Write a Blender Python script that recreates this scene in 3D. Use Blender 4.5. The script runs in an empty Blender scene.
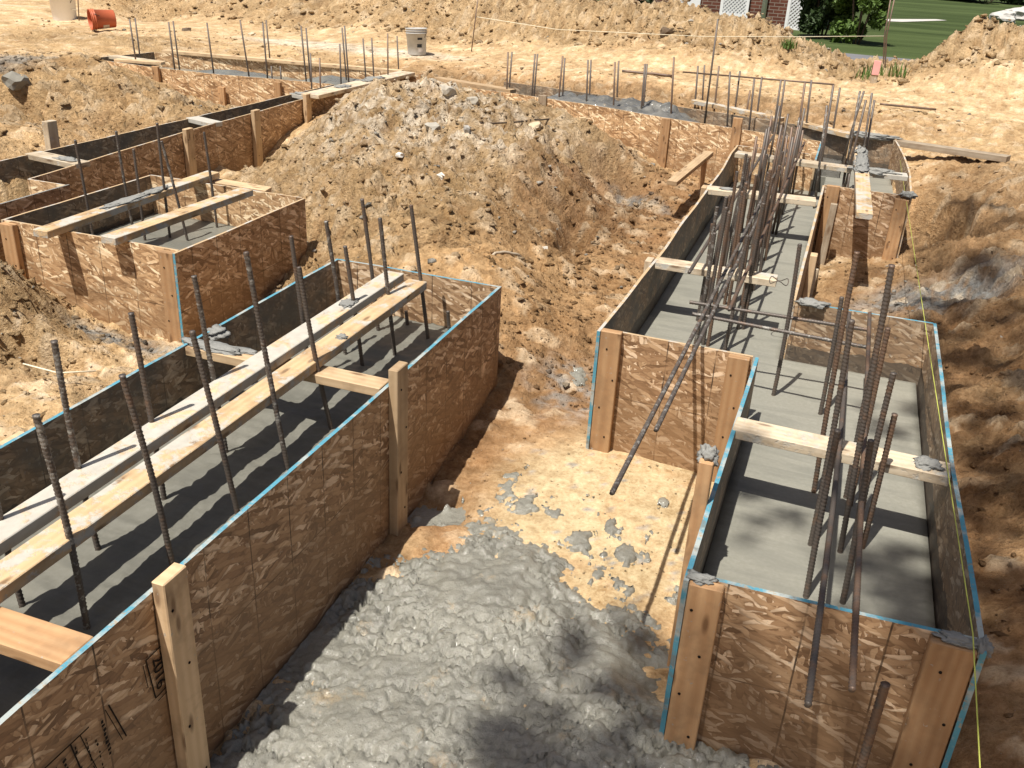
import bpy, bmesh, math, random
import numpy as np
from mathutils import Vector, Matrix, noise as mnoise

random.seed(7)
rng = np.random.default_rng(7)
D = bpy.data
SC = bpy.context.scene
COL = SC.collection

# ------------------------------------------------------------------ camera model (z = 0 is the top of the forms)
FOC, PITCH, ROLL, YAW, EYE = 941.0, .44577, .056528, .318906, 1.5
def cam_axes():
    fwd = np.array([-math.sin(YAW)*math.cos(PITCH), math.cos(YAW)*math.cos(PITCH), -math.sin(PITCH)])
    right = np.array([math.cos(YAW), math.sin(YAW), 0.])
    up = np.cross(right, fwd)
    r2 = right*math.cos(ROLL)+up*math.sin(ROLL)
    u2 = -right*math.sin(ROLL)+up*math.cos(ROLL)
    return r2, u2, fwd
R2, U2, FW = cam_axes()
EYEP = np.array([0., 0., EYE])
def ray(px, py):
    return R2*(px-512)/FOC - U2*(py-384)/FOC + FW
def at(px, py, z=0.):
    d = ray(px, py); return EYEP + d*((z-EYE)/d[2])
def aty(px, py, y):
    d = ray(px, py); return EYEP + d*(y/d[1])
def atx(px, py, x):
    d = ray(px, py); return EYEP + d*(x/d[0])
def above(px, py, base):
    """point on the sight line at the same plan distance as base"""
    d = ray(px, py); t = math.hypot(base[0], base[1])/math.hypot(d[0], d[1]); return EYEP + d*t

# ------------------------------------------------------------------ numpy noise
def _h(ix, iy, s):
    n = (ix.astype(np.int64)*374761393 + iy.astype(np.int64)*668265263 + s*974634777) & 0xffffffff
    n = ((n ^ (n >> 13))*1274126177) & 0xffffffff
    n = ((n ^ (n >> 16))*2246822519) & 0xffffffff
    return ((n ^ (n >> 15)) & 0xffff)/65535.0
def vnoise(x, y, s=0):
    ix = np.floor(x); iy = np.floor(y); fx = x-ix; fy = y-iy
    u = fx*fx*fx*(fx*(fx*6-15)+10); v = fy*fy*fy*(fy*(fy*6-15)+10)
    def g(i, j):
        a = _h(ix+i, iy+j, s)*6.2831853
        return np.cos(a)*(fx-i)+np.sin(a)*(fy-j)
    return ((g(0, 0)*(1-u)+g(1, 0)*u)*(1-v)+(g(0, 1)*(1-u)+g(1, 1)*u)*v)*1.5
def fbm(x, y, octv=4, s=0, gain=.5, ridge=False):
    t = 0; a = 1.; tot = 0
    for o in range(octv):
        n = vnoise(x*2**o+17.3*o, y*2**o-9.1*o, s+o)
        t = t + a*((1-2*np.abs(n)) if ridge else n); tot += a; a *= gain
    return t/tot
def worley(x, y, s=0):
    """distance to nearest jittered cell point and that cell's random number"""
    ix = np.floor(x); iy = np.floor(y)
    best = np.full(x.shape, 9.); rid = np.zeros(x.shape)
    for i in (-1, 0, 1):
        for j in (-1, 0, 1):
            cx = ix+i; cy = iy+j
            dx = cx+_h(cx, cy, s)-x; dy = cy+_h(cx, cy, s+1)-y
            d = dx*dx+dy*dy; m = d < best
            best = np.where(m, d, best); rid = np.where(m, _h(cx, cy, s+2), rid)
    return np.sqrt(best), rid
def sst(a, b, x):
    t = np.clip((x-a)/(b-a), 0, 1); return t*t*(3-2*t)
def ell(x, y, cx, cy, rx, ry, rot=0., soft=.5):
    c, s_ = math.cos(rot), math.sin(rot)
    u = ((x-cx)*c+(y-cy)*s_)/rx; v = (-(x-cx)*s_+(y-cy)*c)/ry
    return 1-sst(1-soft, 1+soft, np.sqrt(u*u+v*v))

# ------------------------------------------------------------------ node helpers
class NT:
    def __init__(s, name):
        s.m = D.materials.new(name); s.m.use_nodes = True
        s.t = s.m.node_tree; s.t.nodes.clear()
        s.out = s.t.nodes.new('ShaderNodeOutputMaterial')
        s.b = s.t.nodes.new('ShaderNodeBsdfPrincipled')
        s.t.links.new(s.b.outputs[0], s.out.inputs[0])
    def n(s, typ, **kw):
        nd = s.t.nodes.new('ShaderNode'+typ)
        for k, v in kw.items():
            if k.startswith('i_'):
                key = k[2:].replace('_', ' ')
                nd.inputs[key].default_value = v
            else: setattr(nd, k, v)
        return nd
    def l(s, a, b): s.t.links.new(a, b)
    def val(s, x, sock):
        if hasattr(x, 'links') or hasattr(x, 'is_output'): s.l(x, sock)
        else: sock.default_value = x
    def math(s, op, a, b=0., clamp=False):
        nd = s.n('Math', operation=op, use_clamp=clamp); s.val(a, nd.inputs[0]); s.val(b, nd.inputs[1]); return nd.outputs[0]
    def mix(s, f, a, b, blend='MIX'):
        nd = s.n('Mix', data_type='RGBA', blend_type=blend)
        s.val(f, nd.inputs[0])
        for x, k in ((a, 6), (b, 7)):
            if isinstance(x, tuple): nd.inputs[k].default_value = x if len(x) == 4 else (*x, 1)
            else: s.l(x, nd.inputs[k])
        return nd.outputs[2]
    def noise(s, vec, scale, detail=4, rough=.55, dist=0.):
        nd = s.n('TexNoise'); nd.inputs['Scale'].default_value = scale; nd.inputs['Detail'].default_value = detail
        nd.inputs['Roughness'].default_value = rough; nd.inputs['Distortion'].default_value = dist
        if vec is not None: s.l(vec, nd.inputs['Vector'])
        return nd.outputs['Fac']
    def ramp(s, f, stops, interp='LINEAR'):
        nd = s.n('ValToRGB'); cr = nd.color_ramp; cr.interpolation = interp
        while len(cr.elements) < len(stops): cr.elements.new(.5)
        for e, (p, c) in zip(cr.elements, stops):
            e.position = p; e.color = (*c, 1) if isinstance(c, tuple) else (c, c, c, 1)
        s.l(f, nd.inputs[0]); return nd.outputs[0]
    def mapping(s, vec, scale=(1, 1, 1), rot=(0, 0, 0), loc=(0, 0, 0)):
        nd = s.n('Mapping'); nd.inputs['Scale'].default_value = scale; nd.inputs['Rotation'].default_value = rot
        nd.inputs['Location'].default_value = loc; s.l(vec, nd.inputs['Vector']); return nd.outputs[0]
    def bump(s, h, strength=.5, dist=.01, normal=None):
        nd = s.n('Bump'); nd.inputs['Strength'].default_value = strength; nd.inputs['Distance'].default_value = dist
        s.l(h, nd.inputs['Height'])
        if normal is not None: s.l(normal, nd.inputs['Normal'])
        s.l(nd.outputs[0], s.b.inputs['Normal']); return nd.outputs[0]
    def fin(s, col=None, rough=.8, spec=.3, metal=0.):
        if col is not None: s.val(col if not isinstance(col, tuple) else (*col, 1), s.b.inputs['Base Color'])
        s.val(rough, s.b.inputs['Roughness'])
        s.b.inputs['Specular IOR Level'].default_value = spec
        s.b.inputs['Metallic'].default_value = metal
        return s.m
def uvvec(n): return n.n('UVMap').outputs[0]
def objvec(n): return n.n('TexCoord').outputs['Object']
def geopos(n): return n.n('NewGeometry').outputs['Position']

# ------------------------------------------------------------------ materials
def mat_osb(name, inner=False, tint=(1, 1, 1)):
    n = NT(name); uv = uvvec(n)
    rnd = n.n('ObjectInfo').outputs['Random']
    jit = n.n('TexNoise'); jit.inputs['Scale'].default_value = 26; jit.inputs['Detail'].default_value = 3; n.l(uv, jit.inputs['Vector'])
    add = n.n('VectorMath', operation='MULTIPLY_ADD'); n.l(jit.outputs['Color'], add.inputs[0])
    add.inputs[1].default_value = (.03, .018, 0); n.l(uv, add.inputs[2]); w = add.outputs[0]
    vals = []
    for k, (rot, sx, sy) in enumerate(((.12, 15, 84), (-.65, 14, 78), (.75, 17, 88), (1.35, 17, 80), (-.25, 12, 66), (.4, 13, 72))):
        mp = n.mapping(n.mapping(w, rot=(0, 0, rot)), scale=(sx, sy, 1), loc=(3.1*k, 7.7*k, 0))
        v = n.n('TexVoronoi', voronoi_dimensions='2D', feature='F1'); v.inputs['Scale'].default_value = 1; n.l(mp, v.inputs['Vector'])
        sep = n.n('SeparateColor'); n.l(v.outputs['Color'], sep.inputs[0])
        vals.append((sep.outputs[0], sep.outputs[1], v.outputs['Distance']))
    cur, dst = vals[0][0], vals[0][2]
    for a, b, dd in vals[1:]:
        m = n.math('GREATER_THAN', b, .55)
        mx = n.n('Mix', data_type='FLOAT'); n.l(m, mx.inputs[0]); n.l(cur, mx.inputs[2]); n.l(a, mx.inputs[3]); cur = mx.outputs[0]
        mx = n.n('Mix', data_type='FLOAT'); n.l(m, mx.inputs[0]); n.l(dst, mx.inputs[2]); n.l(dd, mx.inputs[3]); dst = mx.outputs[0]
    grain = n.noise(n.mapping(w, scale=(12, 130, 1), rot=(0, 0, .1)), 1, 3)
    fac = n.math('ADD', cur, n.math('MULTIPLY', n.math('SUBTRACT', grain, .5), .5))
    big = n.noise(uv, 3.0, 3)
    fac = n.math('ADD', fac, n.math('MULTIPLY', n.math('SUBTRACT', big, .5), .22))
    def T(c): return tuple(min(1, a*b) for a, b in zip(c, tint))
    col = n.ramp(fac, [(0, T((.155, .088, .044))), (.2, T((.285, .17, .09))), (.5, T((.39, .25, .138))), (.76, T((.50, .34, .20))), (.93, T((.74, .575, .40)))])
    col = n.mix(n.ramp(dst, [(.45, 0.), (.75, .5)]), col, T((.12, .065, .032)))
    col = n.mix(n.math('MULTIPLY', n.noise(uv, 220, 3, .8), .25), col, T((.22, .125, .065)))
    sep = n.n('SeparateXYZ'); n.l(uv, sep.inputs[0]); u, v = sep.outputs[0], sep.outputs[1]
    wob = n.math('MULTIPLY', n.math('SUBTRACT', n.noise(uv, 3, 2), .5), .012)
    fu = n.math('FRACT', n.math('DIVIDE', n.math('ADD', u, wob), .2032))
    lu = n.math('LESS_THAN', n.math('ABSOLUTE', n.math('SUBTRACT', fu, .5)), .0125)
    lv = n.math('LESS_THAN', n.math('ABSOLUTE', n.math('ADD', n.math('ADD', v, .31), wob)), .0022)
    ln = n.math('MAXIMUM', n.math('MULTIPLY', lu, .9), n.math('MULTIPLY', lv, .85))
    ln = n.math('MULTIPLY', ln, n.ramp(n.noise(uv, 9, 3), [(.35, .2), (.6, 1.)]))
    col = n.mix(ln, col, (.035, .02, .012))
    if inner:   # skim of cement left by the pour, wet band just above the concrete
        s1 = n.math('MULTIPLY', n.ramp(n.noise(uv, 5, 5, .65), [(.38, .25), (.62, .93)]), float(inner))
        film = n.mix(n.noise(uv, 16, 4), (.085, .072, .056), (.155, .135, .108))
        col = n.mix(s1, col, film)
        sp = n.ramp(n.noise(uv, 45, 3, .7), [(.62, 0.), (.68, 1.)]); col = n.mix(n.math('MULTIPLY', sp, .6), col, (.27, .25, .22))
        wet = n.ramp(n.math('ADD', v, n.math('MULTIPLY', n.noise(uv, 8, 3), .07)), [(0, 1.), (.5, 1.)])
        wl = n.math('LESS_THAN', n.math('ADD', v, n.math('MULTIPLY', n.noise(uv, 8, 3), -.09)), -.262)
        col = n.mix(n.math('MULTIPLY', wl, .75), col, (.05, .046, .04))
    else:       # mud splashed up from the ground and specks of cement
        sp = n.ramp(n.noise(uv, 60, 3, .7), [(.66, 0.), (.70, 1.)]); col = n.mix(n.math('MULTIPLY', sp, .55), col, (.33, .31, .27))
        mud = n.math('SUBTRACT', n.noise(uv, 7, 4, .6), n.math('ADD', n.math('MULTIPLY', v, 1.35), 1.02))
        mud = n.ramp(n.math('ADD', mud, .35), [(.1, 0.), (.3, .6)])
        col = n.mix(mud, col, (.22, .13, .065))
    n.bump(n.math('ADD', cur, n.math('MULTIPLY', grain, .5)), .35, .0025)
    return n.fin(col, n.math('ADD', .55, n.math('MULTIPLY', cur, .2)), .35)
def mat_wood(name, c0, c1, splash=0., dark=0.):
    n = NT(name); uv = uvvec(n); rnd = n.n('ObjectInfo').outputs['Random']
    off = n.n('VectorMath', operation='ADD'); n.l(uv, off.inputs[0])
    cmb = n.n('CombineXYZ'); n.l(n.math('MULTIPLY', rnd, 37.), cmb.inputs[0]); n.l(n.math('MULTIPLY', rnd, 11.), cmb.inputs[1]); n.l(cmb.outputs[0], off.inputs[1])
    v = off.outputs[0]
    warp = n.noise(n.mapping(v, scale=(2.2, 9, 1)), 1, 3)
    wv = n.n('TexWave', wave_type='BANDS', bands_direction='Y'); wv.inputs['Scale'].default_value = 1; wv.inputs['Distortion'].default_value = 13
    wv.inputs['Detail'].default_value = 2; wv.inputs['Detail Scale'].default_value = .45; n.l(n.mapping(v, scale=(.9, 9.5, 1)), wv.inputs['Vector'])
    fine = n.noise(n.mapping(v, scale=(14, 320, 1)), 1, 4)
    f = n.math('ADD', n.math('MULTIPLY', wv.outputs['Fac'], .5), n.math('MULTIPLY', fine, .5))
    col = n.mix(f, c0, c1)
    col = n.mix(n.math('MULTIPLY', warp, .35), col, tuple(x*.62 for x in c0))
    # knots
    kn = n.n('TexVoronoi', voronoi_dimensions='2D', feature='F1'); kn.inputs['Scale'].default_value = 1; n.l(n.mapping(v, scale=(3.2, 11, 1)), kn.inputs['Vector'])
    kd = n.ramp(kn.outputs['Distance'], [(.05, 1.), (.13, 0.)]); col = n.mix(n.math('MULTIPLY', kd, .7), col, (.10, .045, .018))
    hv = n.n('HueSaturation'); n.l(col, hv.inputs['Color']); n.l(n.math('ADD', .8, n.math('MULTIPLY', rnd, .4)), hv.inputs['Value']); col = hv.outputs[0]
    stain = n.ramp(n.noise(v, 6, 4, .65), [(.46, 0.), (.72, .65)]); col = n.mix(stain, col, (.2, .125, .07))
    if splash:
        s1 = n.ramp(n.noise(v, 7, 6, .68), [(.66-.32*splash, 0.), (.72-.3*splash, 1.)])
        s2 = n.ramp(n.noise(v, 38, 4, .7), [(.6, 0.), (.66, 1.)])
        sm = n.math('MAXIMUM', s1, n.math('MULTIPLY', s2, .8))
        gm = n.mix(n.noise(v, 25, 4), (.34, .325, .285), (.58, .555, .49)); col = n.mix(n.math('MULTIPLY', sm, .92), col, gm)
        n.bump(n.math('ADD', n.math('MULTIPLY', sm, 1.2), n.math('MULTIPLY', fine, .4)), .5, .003)
    else:
        s2 = n.ramp(n.noise(v, 42, 3, .7), [(.66, 0.), (.7, 1.)]); col = n.mix(n.math('MULTIPLY', s2, .7), col, (.36, .34, .3))
        n.bump(fine, .25, .002)
    return n.fin(col, .7, .25)
def mat_rebar(name, rust=.4, cem=.3):
    n = NT(name); o = geopos(n)
    a = n.noise(o, 22, 5, .65)
    col = n.mix(n.ramp(a, [(.62-.3*rust, 0.), (.8-.3*rust, 1.)]), (.125, .104, .088), (.20, .122, .078))
    col = n.mix(n.math('MULTIPLY', n.noise(o, 130, 3), .45), col, (.055, .044, .037))
    s = n.ramp(n.noise(o, 34, 5, .7), [(.74-.24*cem, 0.), (.79-.24*cem, 1.)])
    col = n.mix(n.math('MULTIPLY', s, .85), col, (.30, .285, .255))
    n.bump(n.math('ADD', a, s), .4, .002)
    return n.fin(col, .5, .5, .25)
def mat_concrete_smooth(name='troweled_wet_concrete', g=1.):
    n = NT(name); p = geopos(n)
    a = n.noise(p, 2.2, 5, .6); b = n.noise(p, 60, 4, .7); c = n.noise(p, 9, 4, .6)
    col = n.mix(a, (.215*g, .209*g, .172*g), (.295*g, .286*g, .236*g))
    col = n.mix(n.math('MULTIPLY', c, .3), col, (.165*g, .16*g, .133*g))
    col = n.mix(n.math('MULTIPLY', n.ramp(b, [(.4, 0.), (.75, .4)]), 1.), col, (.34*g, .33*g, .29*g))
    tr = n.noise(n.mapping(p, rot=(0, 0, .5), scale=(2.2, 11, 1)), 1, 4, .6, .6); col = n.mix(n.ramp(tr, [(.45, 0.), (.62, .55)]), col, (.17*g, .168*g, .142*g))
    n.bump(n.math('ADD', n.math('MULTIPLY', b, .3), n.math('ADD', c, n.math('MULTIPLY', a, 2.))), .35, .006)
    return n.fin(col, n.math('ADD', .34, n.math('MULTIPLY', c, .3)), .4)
def mat_concrete_rough(name='rough_fresh_concrete', c0=(.16, .155, .128), c1=(.28, .27, .224)):
    n = NT(name); p = geopos(n)
    a = n.noise(p, 4, 6, .62); b = n.noise(p, 95, 5, .72); c = n.noise(p, 32, 5, .65)
    col = n.mix(n.ramp(a, [(.3, 0.), (.7, 1.)]), c0, c1)
    col = n.mix(n.ramp(c, [(.5, 0.), (.75, .5)]), col, tuple(x*.55 for x in c0))
    sand = n.ramp(n.noise(p, 6.5, 5, .7), [(.60, 0.), (.70, .75)]); col = n.mix(sand, col, (.34, .265, .165))
    sep = n.n('TexVoronoi'); sep.inputs['Scale'].default_value = 150; n.l(p, sep.inputs['Vector'])
    agg = n.ramp(sep.outputs['Distance'], [(.12, 1.), (.3, 0.)])
    n.bump(n.math('ADD', n.math('MULTIPLY', agg, .35), n.math('ADD', n.math('MULTIPLY', b, .9), n.math('MULTIPLY', c, 1.4))), .8, .0065)
    wet = n.n('Bump'); wet.inputs['Strength'].default_value = .8; wet.inputs['Distance'].default_value = .006; n.l(n.noise(p, 105, 4, .65), wet.inputs['Height']); n.l(wet.outputs[0], n.b.inputs['Coat Normal'])
    n.b.inputs['Coat Roughness'].default_value = .10; n.l(n.ramp(n.noise(p, 9, 5, .65), [(.3, .5), (.5, 1.)]), n.b.inputs['Coat Weight'])
    rr = n.ramp(n.noise(p, 40, 4, .7), [(.40, .3), (.60, .65)])
    return n.fin(col, rr, .5)
def mat_soil():
    n = NT('sandy_soil'); p = geopos(n)
    at_ = n.n('Attribute', attribute_name='zone'); base = at_.outputs['Color']; bfac = at_.outputs['Alpha']
    a = n.noise(p, 1.7, 6, .62); b = n.noise(p, 14, 6, .68); c = n.noise(p, 85, 5, .72); d = n.noise(p, 300, 3, .7)
    m3 = n.noise(p, 36, 5, .72); f = n.math('ADD', n.math('MULTIPLY', a, .2), n.math('ADD', n.math('MULTIPLY', b, .3), n.math('ADD', n.math('MULTIPLY', c, .2), n.math('MULTIPLY', m3, .3))))
    dk = n.mix(1., base, (.64, .56, .47), 'MULTIPLY'); lt = n.mix(1., base, (1.36, 1.40, 1.48), 'MULTIPLY')
    col = n.mix(n.ramp(f, [(.40, 0.), (.60, 1.)]), dk, lt)
    vr = n.n('TexVoronoi'); vr.inputs['Scale'].default_value = 90; n.l(p, vr.inputs['Vector'])
    peb = n.math('MULTIPLY', n.ramp(vr.outputs['Distance'], [(.1, 1.), (.22, 0.)]), n.ramp(n.noise(p, 20, 2), [(.55, 0.), (.6, 1.)]))
    col = n.mix(n.math('MULTIPLY', peb, .5), col, (.45, .40, .33))
    far = 1.
    v3 = n.n('TexVoronoi'); v3.inputs['Scale'].default_value = 30; n.l(p, v3.inputs['Vector']); cl = n.math('MULTIPLY', n.ramp(v3.outputs['Distance'], [(.25, 1.), (.62, 0.)]), n.ramp(b, [(.42, 0.), (.6, 1.)]))
    hh = n.math('ADD', n.math('MULTIPLY', b, 1.5), n.math('ADD', n.math('ADD', n.math('MULTIPLY', c, .8), n.math('ADD', n.math('MULTIPLY', m3, 1.5), n.math('MULTIPLY', cl, .5))), n.math('ADD', n.math('MULTIPLY', d, .25), n.math('MULTIPLY', peb, .3))))
    bd = n.n('Bump'); bd.inputs['Distance'].default_value = .024; n.l(bfac, bd.inputs['Strength']); n.l(hh, bd.inputs['Height']); n.l(bd.outputs[0], n.b.inputs['Normal'])
    return n.fin(col, .95, .12)
def mat_plain(name, col, rough=.6, spec=.3, var=.25, scale=8., metal=0.):
    n = NT(name); o = objvec(n); a = n.noise(o, scale, 5, .6)
    c = n.mix(a, tuple(x*(1-var) for x in col), tuple(min(1, x*(1+var)) for x in col))
    n.bump(a, .15, .004)
    return n.fin(c, rough, spec, metal)
def mat_blue():
    n = NT('blue_edge_paint'); p = geopos(n)
    g = n.noise(p, 6, 5, .65)
    col = n.mix(n.noise(p, 40, 3), (.06, .235, .33), (.11, .32, .40))
    w = n.ramp(g, [(.49, 0.), (.57, 1.)]); col = n.mix(n.math('MULTIPLY', w, .85), col, (.40, .41, .375))
    ch = n.ramp(n.noise(p, 55, 3, .7), [(.58, 0.), (.63, 1.)]); col = n.mix(n.math('MULTIPLY', ch, .7), col, (.36, .27, .17))
    d = n.ramp(n.noise(p, 13, 4, .7), [(.55, 0.), (.66, .8)]); col = n.mix(d, col, (.16, .17, .16))
    n.bump(n.noise(p, 120, 3), .3, .002)
    return n.fin(col, .65, .3)
def mat_edge():
    n = NT('raw_board_edge'); p = geopos(n)
    col = n.mix(n.noise(p, 70, 4, .7), (.34, .22, .11), (.62, .47, .30))
    w = n.ramp(n.noise(p, 8, 5, .65), [(.50, 0.), (.58, .9)]); col = n.mix(w, col, (.46, .44, .40))
    n.bump(n.noise(p, 160, 3), .4, .002)
    return n.fin(col, .8, .2)
def mat_mortar():
    n = NT('mortar_lump'); p = geopos(n)
    col = n.mix(n.noise(p, 30, 5, .65), (.16, .16, .148), (.33, .325, .30))
    n.bump(n.noise(p, 90, 5, .7), .8, .006)
    return n.fin(col, .75, .3)
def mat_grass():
    n = NT('lawn_grass_painted_shade'); p = geopos(n)
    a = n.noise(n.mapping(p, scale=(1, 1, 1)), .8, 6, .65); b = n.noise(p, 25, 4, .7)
    col = n.mix(a, (.014, .028, .008), (.045, .068, .02)); col = n.mix(n.math('MULTIPLY', b, .5), col, (.075, .095, .03))  # dark green carries the tree shade in the lawn's colour
    st = n.ramp(n.noise(n.mapping(p, scale=(.12, .9, 1)), 1, 4, .6), [(.42, 0.), (.62, 1.)]); col = n.mix(n.math('MULTIPLY', st, .7), col, (.085, .115, .04))  # lighter stretched bands are painted sun patches
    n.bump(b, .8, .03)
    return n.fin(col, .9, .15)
def mat_leaf(name, c0, c1):
    n = NT(name); i = n.n('ObjectInfo').outputs['Random']; p = geopos(n)
    col = n.mix(n.noise(p, 9, 4, .6), c0, c1)
    m = n.fin(col, .6, .3)
    n.b.inputs['Transmission Weight'].default_value = 0
    return m
def mat_brick():
    n = NT('dark_red_brick'); uv = uvvec(n)
    br = n.n('TexBrick'); br.inputs['Scale'].default_value = 1; br.inputs['Brick Width'].default_value = .22; br.inputs['Row Height'].default_value = .075
    br.inputs['Mortar Size'].default_value = .008; br.inputs['Color1'].default_value = (.10, .034, .022, 1); br.inputs['Color2'].default_value = (.17, .06, .038, 1); br.inputs['Mortar'].default_value = (.28, .24, .2, 1)
    n.l(uv, br.inputs['Vector'])
    col = n.mix(n.math('MULTIPLY', n.noise(uv, 6, 4), .5), br.outputs['Color'], (.07, .03, .022))
    n.bump(br.outputs['Fac'], -.4, .006)
    return n.fin(col, .85, .2)
M = {}
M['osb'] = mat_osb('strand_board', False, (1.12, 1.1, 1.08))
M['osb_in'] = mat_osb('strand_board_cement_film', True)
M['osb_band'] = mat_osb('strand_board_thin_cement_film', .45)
M['osb_pale'] = mat_osb('strand_board_sunlit', False, (1.42, 1.42, 1.36))  # paler copy for faces standing in sun, brightness put into the tint
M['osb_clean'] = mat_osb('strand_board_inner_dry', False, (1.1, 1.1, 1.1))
M['osb_shaded'] = mat_osb('strand_board_shaded_side', False, (1.08, 1.04, 1.0)); M['edge'] = mat_edge(); M['blue'] = mat_blue(); M['mortar'] = mat_mortar()  # left form tint slightly darker, shade of its outer side put into colour
M['pine'] = mat_wood('pine_lumber', (.52, .36, .205), (.66, .485, .30))
M['pine_o'] = mat_wood('orange_pine_lumber', (.40, .222, .105), (.55, .35, .185))
M['pine_s'] = mat_wood('pine_lumber_cement_splashed', (.52, .35, .185), (.66, .48, .28), .55)
M['pine_f'] = mat_wood('pine_lumber_cement_flecked', (.53, .36, .195), (.67, .485, .285), .5)
M['pine_m'] = mat_wood('pine_lumber_cement_smeared', (.52, .365, .21), (.66, .48, .295), .8)
M['pine_ss'] = mat_wood('pine_lumber_cement_covered', (.46, .33, .2), (.58, .44, .28), 1.0)
M['pine_w'] = mat_wood('pale_weathered_lumber', (.50, .40, .27), (.66, .56, .42), .35)
M['grey_w'] = mat_wood('grey_weathered_lumber', (.30, .24, .17), (.42, .35, .26))
M['rebar'] = mat_rebar('mill_scale_steel', .35, .3); M['rebar_r'] = mat_rebar('rusty_steel', .9, .15); M['rebar_c'] = mat_rebar('cement_spattered_steel', .3, .85)
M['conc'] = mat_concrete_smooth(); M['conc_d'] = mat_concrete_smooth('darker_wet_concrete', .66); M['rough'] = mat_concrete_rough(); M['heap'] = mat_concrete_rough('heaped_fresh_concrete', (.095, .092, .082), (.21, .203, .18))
M['soil'] = mat_soil(); M['grass'] = mat_grass()
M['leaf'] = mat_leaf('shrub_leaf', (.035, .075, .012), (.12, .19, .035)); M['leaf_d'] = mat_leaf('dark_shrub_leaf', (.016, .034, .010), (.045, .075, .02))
M['bark'] = mat_plain('bark', (.10, .075, .055), .9, .2, .5, 20)
M['brick'] = mat_brick(); M['white'] = mat_plain('white_paint', (.74, .75, .76), .5, .3, .06)
M['ink'] = mat_plain('black_stamp_ink', (.018, .014, .011), .8, .1, .2)
M['string'] = mat_plain('yellow_string', (.52, .55, .12), .8, .1, .1); M['string_w'] = mat_plain('white_string', (.72, .66, .5), .8, .1, .1)

# ------------------------------------------------------------------ mesh helpers
def mesh_obj(name, verts, faces, mats, parent=None, loc=(0, 0, 0), uvs=None, fmat=None, smooth=False):
    me = D.meshes.new(name)
    lo = np.array(loc, float)
    me.from_pydata([tuple(np.array(v, float)-lo) for v in verts], [], faces)
    if not isinstance(mats, (list, tuple)): mats = [mats]
    for m in mats: me.materials.append(m)
    if fmat: me.polygons.foreach_set('material_index', fmat)
    if uvs is not None:
        ul = me.uv_layers.new(name='UVMap'); ul.data.foreach_set('uv', np.array(uvs, np.float32).ravel())
    if smooth: me.polygons.foreach_set('use_smooth', [True]*len(faces))
    me.update()
    o = D.objects.new(name, me); COL.objects.link(o); o.location = loc
    if parent is not None:
        o.parent = parent; o.location = tuple(lo-np.array(parent['_w']))
    o['_w'] = [float(x) for x in lo]
    return o
def tag(o, label=None, cat=None, group=None, kind=None):
    if label: o['label'] = label
    if cat: o['category'] = cat
    if group: o['group'] = group
    if kind: o['kind'] = kind
    return o
def empty(name, loc, label, cat, group=None):
    o = D.objects.new(name, None); COL.objects.link(o); o.location = loc; o['_w'] = [float(x) for x in loc]
    o.empty_display_size = .1
    return tag(o, label, cat, group)

def box_geo(c, ax, half, uoff=None):
    """oriented box; UV u runs along the longest axis"""
    c = np.array(c, float); ax = [np.array(a, float) for a in ax]
    order = np.argsort(half)[::-1]
    V = []; F = []; UV = []
    uo = (random.random()*20, random.random()*20) if uoff is None else uoff
    sgn = [(-1, -1), (1, -1), (1, 1), (-1, 1)]
    for k in range(3):
        i, j = (k+1) % 3, (k+2) % 3
        for s in (-1, 1):
            idx = len(V)
            for a, b in (sgn if s > 0 else sgn[::-1]):
                V.append(c+ax[k]*half[k]*s+ax[i]*half[i]*a+ax[j]*half[j]*b)
                l = {k: s*half[k], i: a*half[i], j: b*half[j]}
                L = order[0]
                rest = [q for q in (i, j) if q != L]
                if L in (i, j): UV.append((l[L]+uo[0], l[rest[0]]+uo[1]+.37*k))
                else: UV.append((l[i]+uo[0], l[j]*1.0+uo[1]))
            F.append((idx, idx+1, idx+2, idx+3))
    return V, F, UV
def box(name, c, ax, half, mat, parent=None, bevel=.0025, origin=None):
    V, F, UV = box_geo(c, ax, half)
    o = mesh_obj(name, V, F, mat, parent, tuple(origin if origin is not None else c), UV)
    if bevel:
        bm = bmesh.new(); bm.from_mesh(o.data)
        bmesh.ops.remove_doubles(bm, verts=bm.verts, dist=1e-5)
        bmesh.ops.bevel(bm, geom=list(bm.edges), offset=bevel, segments=1, affect='EDGES')
        bm.to_mesh(o.data); bm.free()
    return o
XYZ = (np.array([1., 0, 0]), np.array([0, 1., 0]), np.array([0, 0, 1.]))
def abox(name, x0, x1, y0, y1, z0, z1, mat, parent=None, bevel=.0025, tilt=0.):
    c = ((x0+x1)/2, (y0+y1)/2, (z0+z1)/2)
    ax = XYZ
    if tilt:
        r = Matrix.Rotation(tilt, 3, 'Y') if abs(x1-x0) > abs(y1-y0) else Matrix.Rotation(tilt, 3, 'X')
        ax = [np.array(r @ Vector(a)) for a in XYZ]
    return box(name, c, ax, ((x1-x0)/2, (y1-y0)/2, (z1-z0)/2), mat, parent, bevel)
def beam(name, p0, p1, w, t, mat, parent=None, up=(0, 0, 1), bevel=.0025):
    """board from p0 to p1 (centre line of the top face), w wide, t thick"""
    p0 = np.array(p0, float); p1 = np.array(p1, float); d = p1-p0; L = np.linalg.norm(d); d /= L
    s = np.cross(d, np.array(up, float)); s /= np.linalg.norm(s); u = np.cross(s, d)
    return box(name, (p0+p1)/2-u*t/2, (d, s, u), (L/2, w/2, t/2), mat, parent, bevel)
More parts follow.
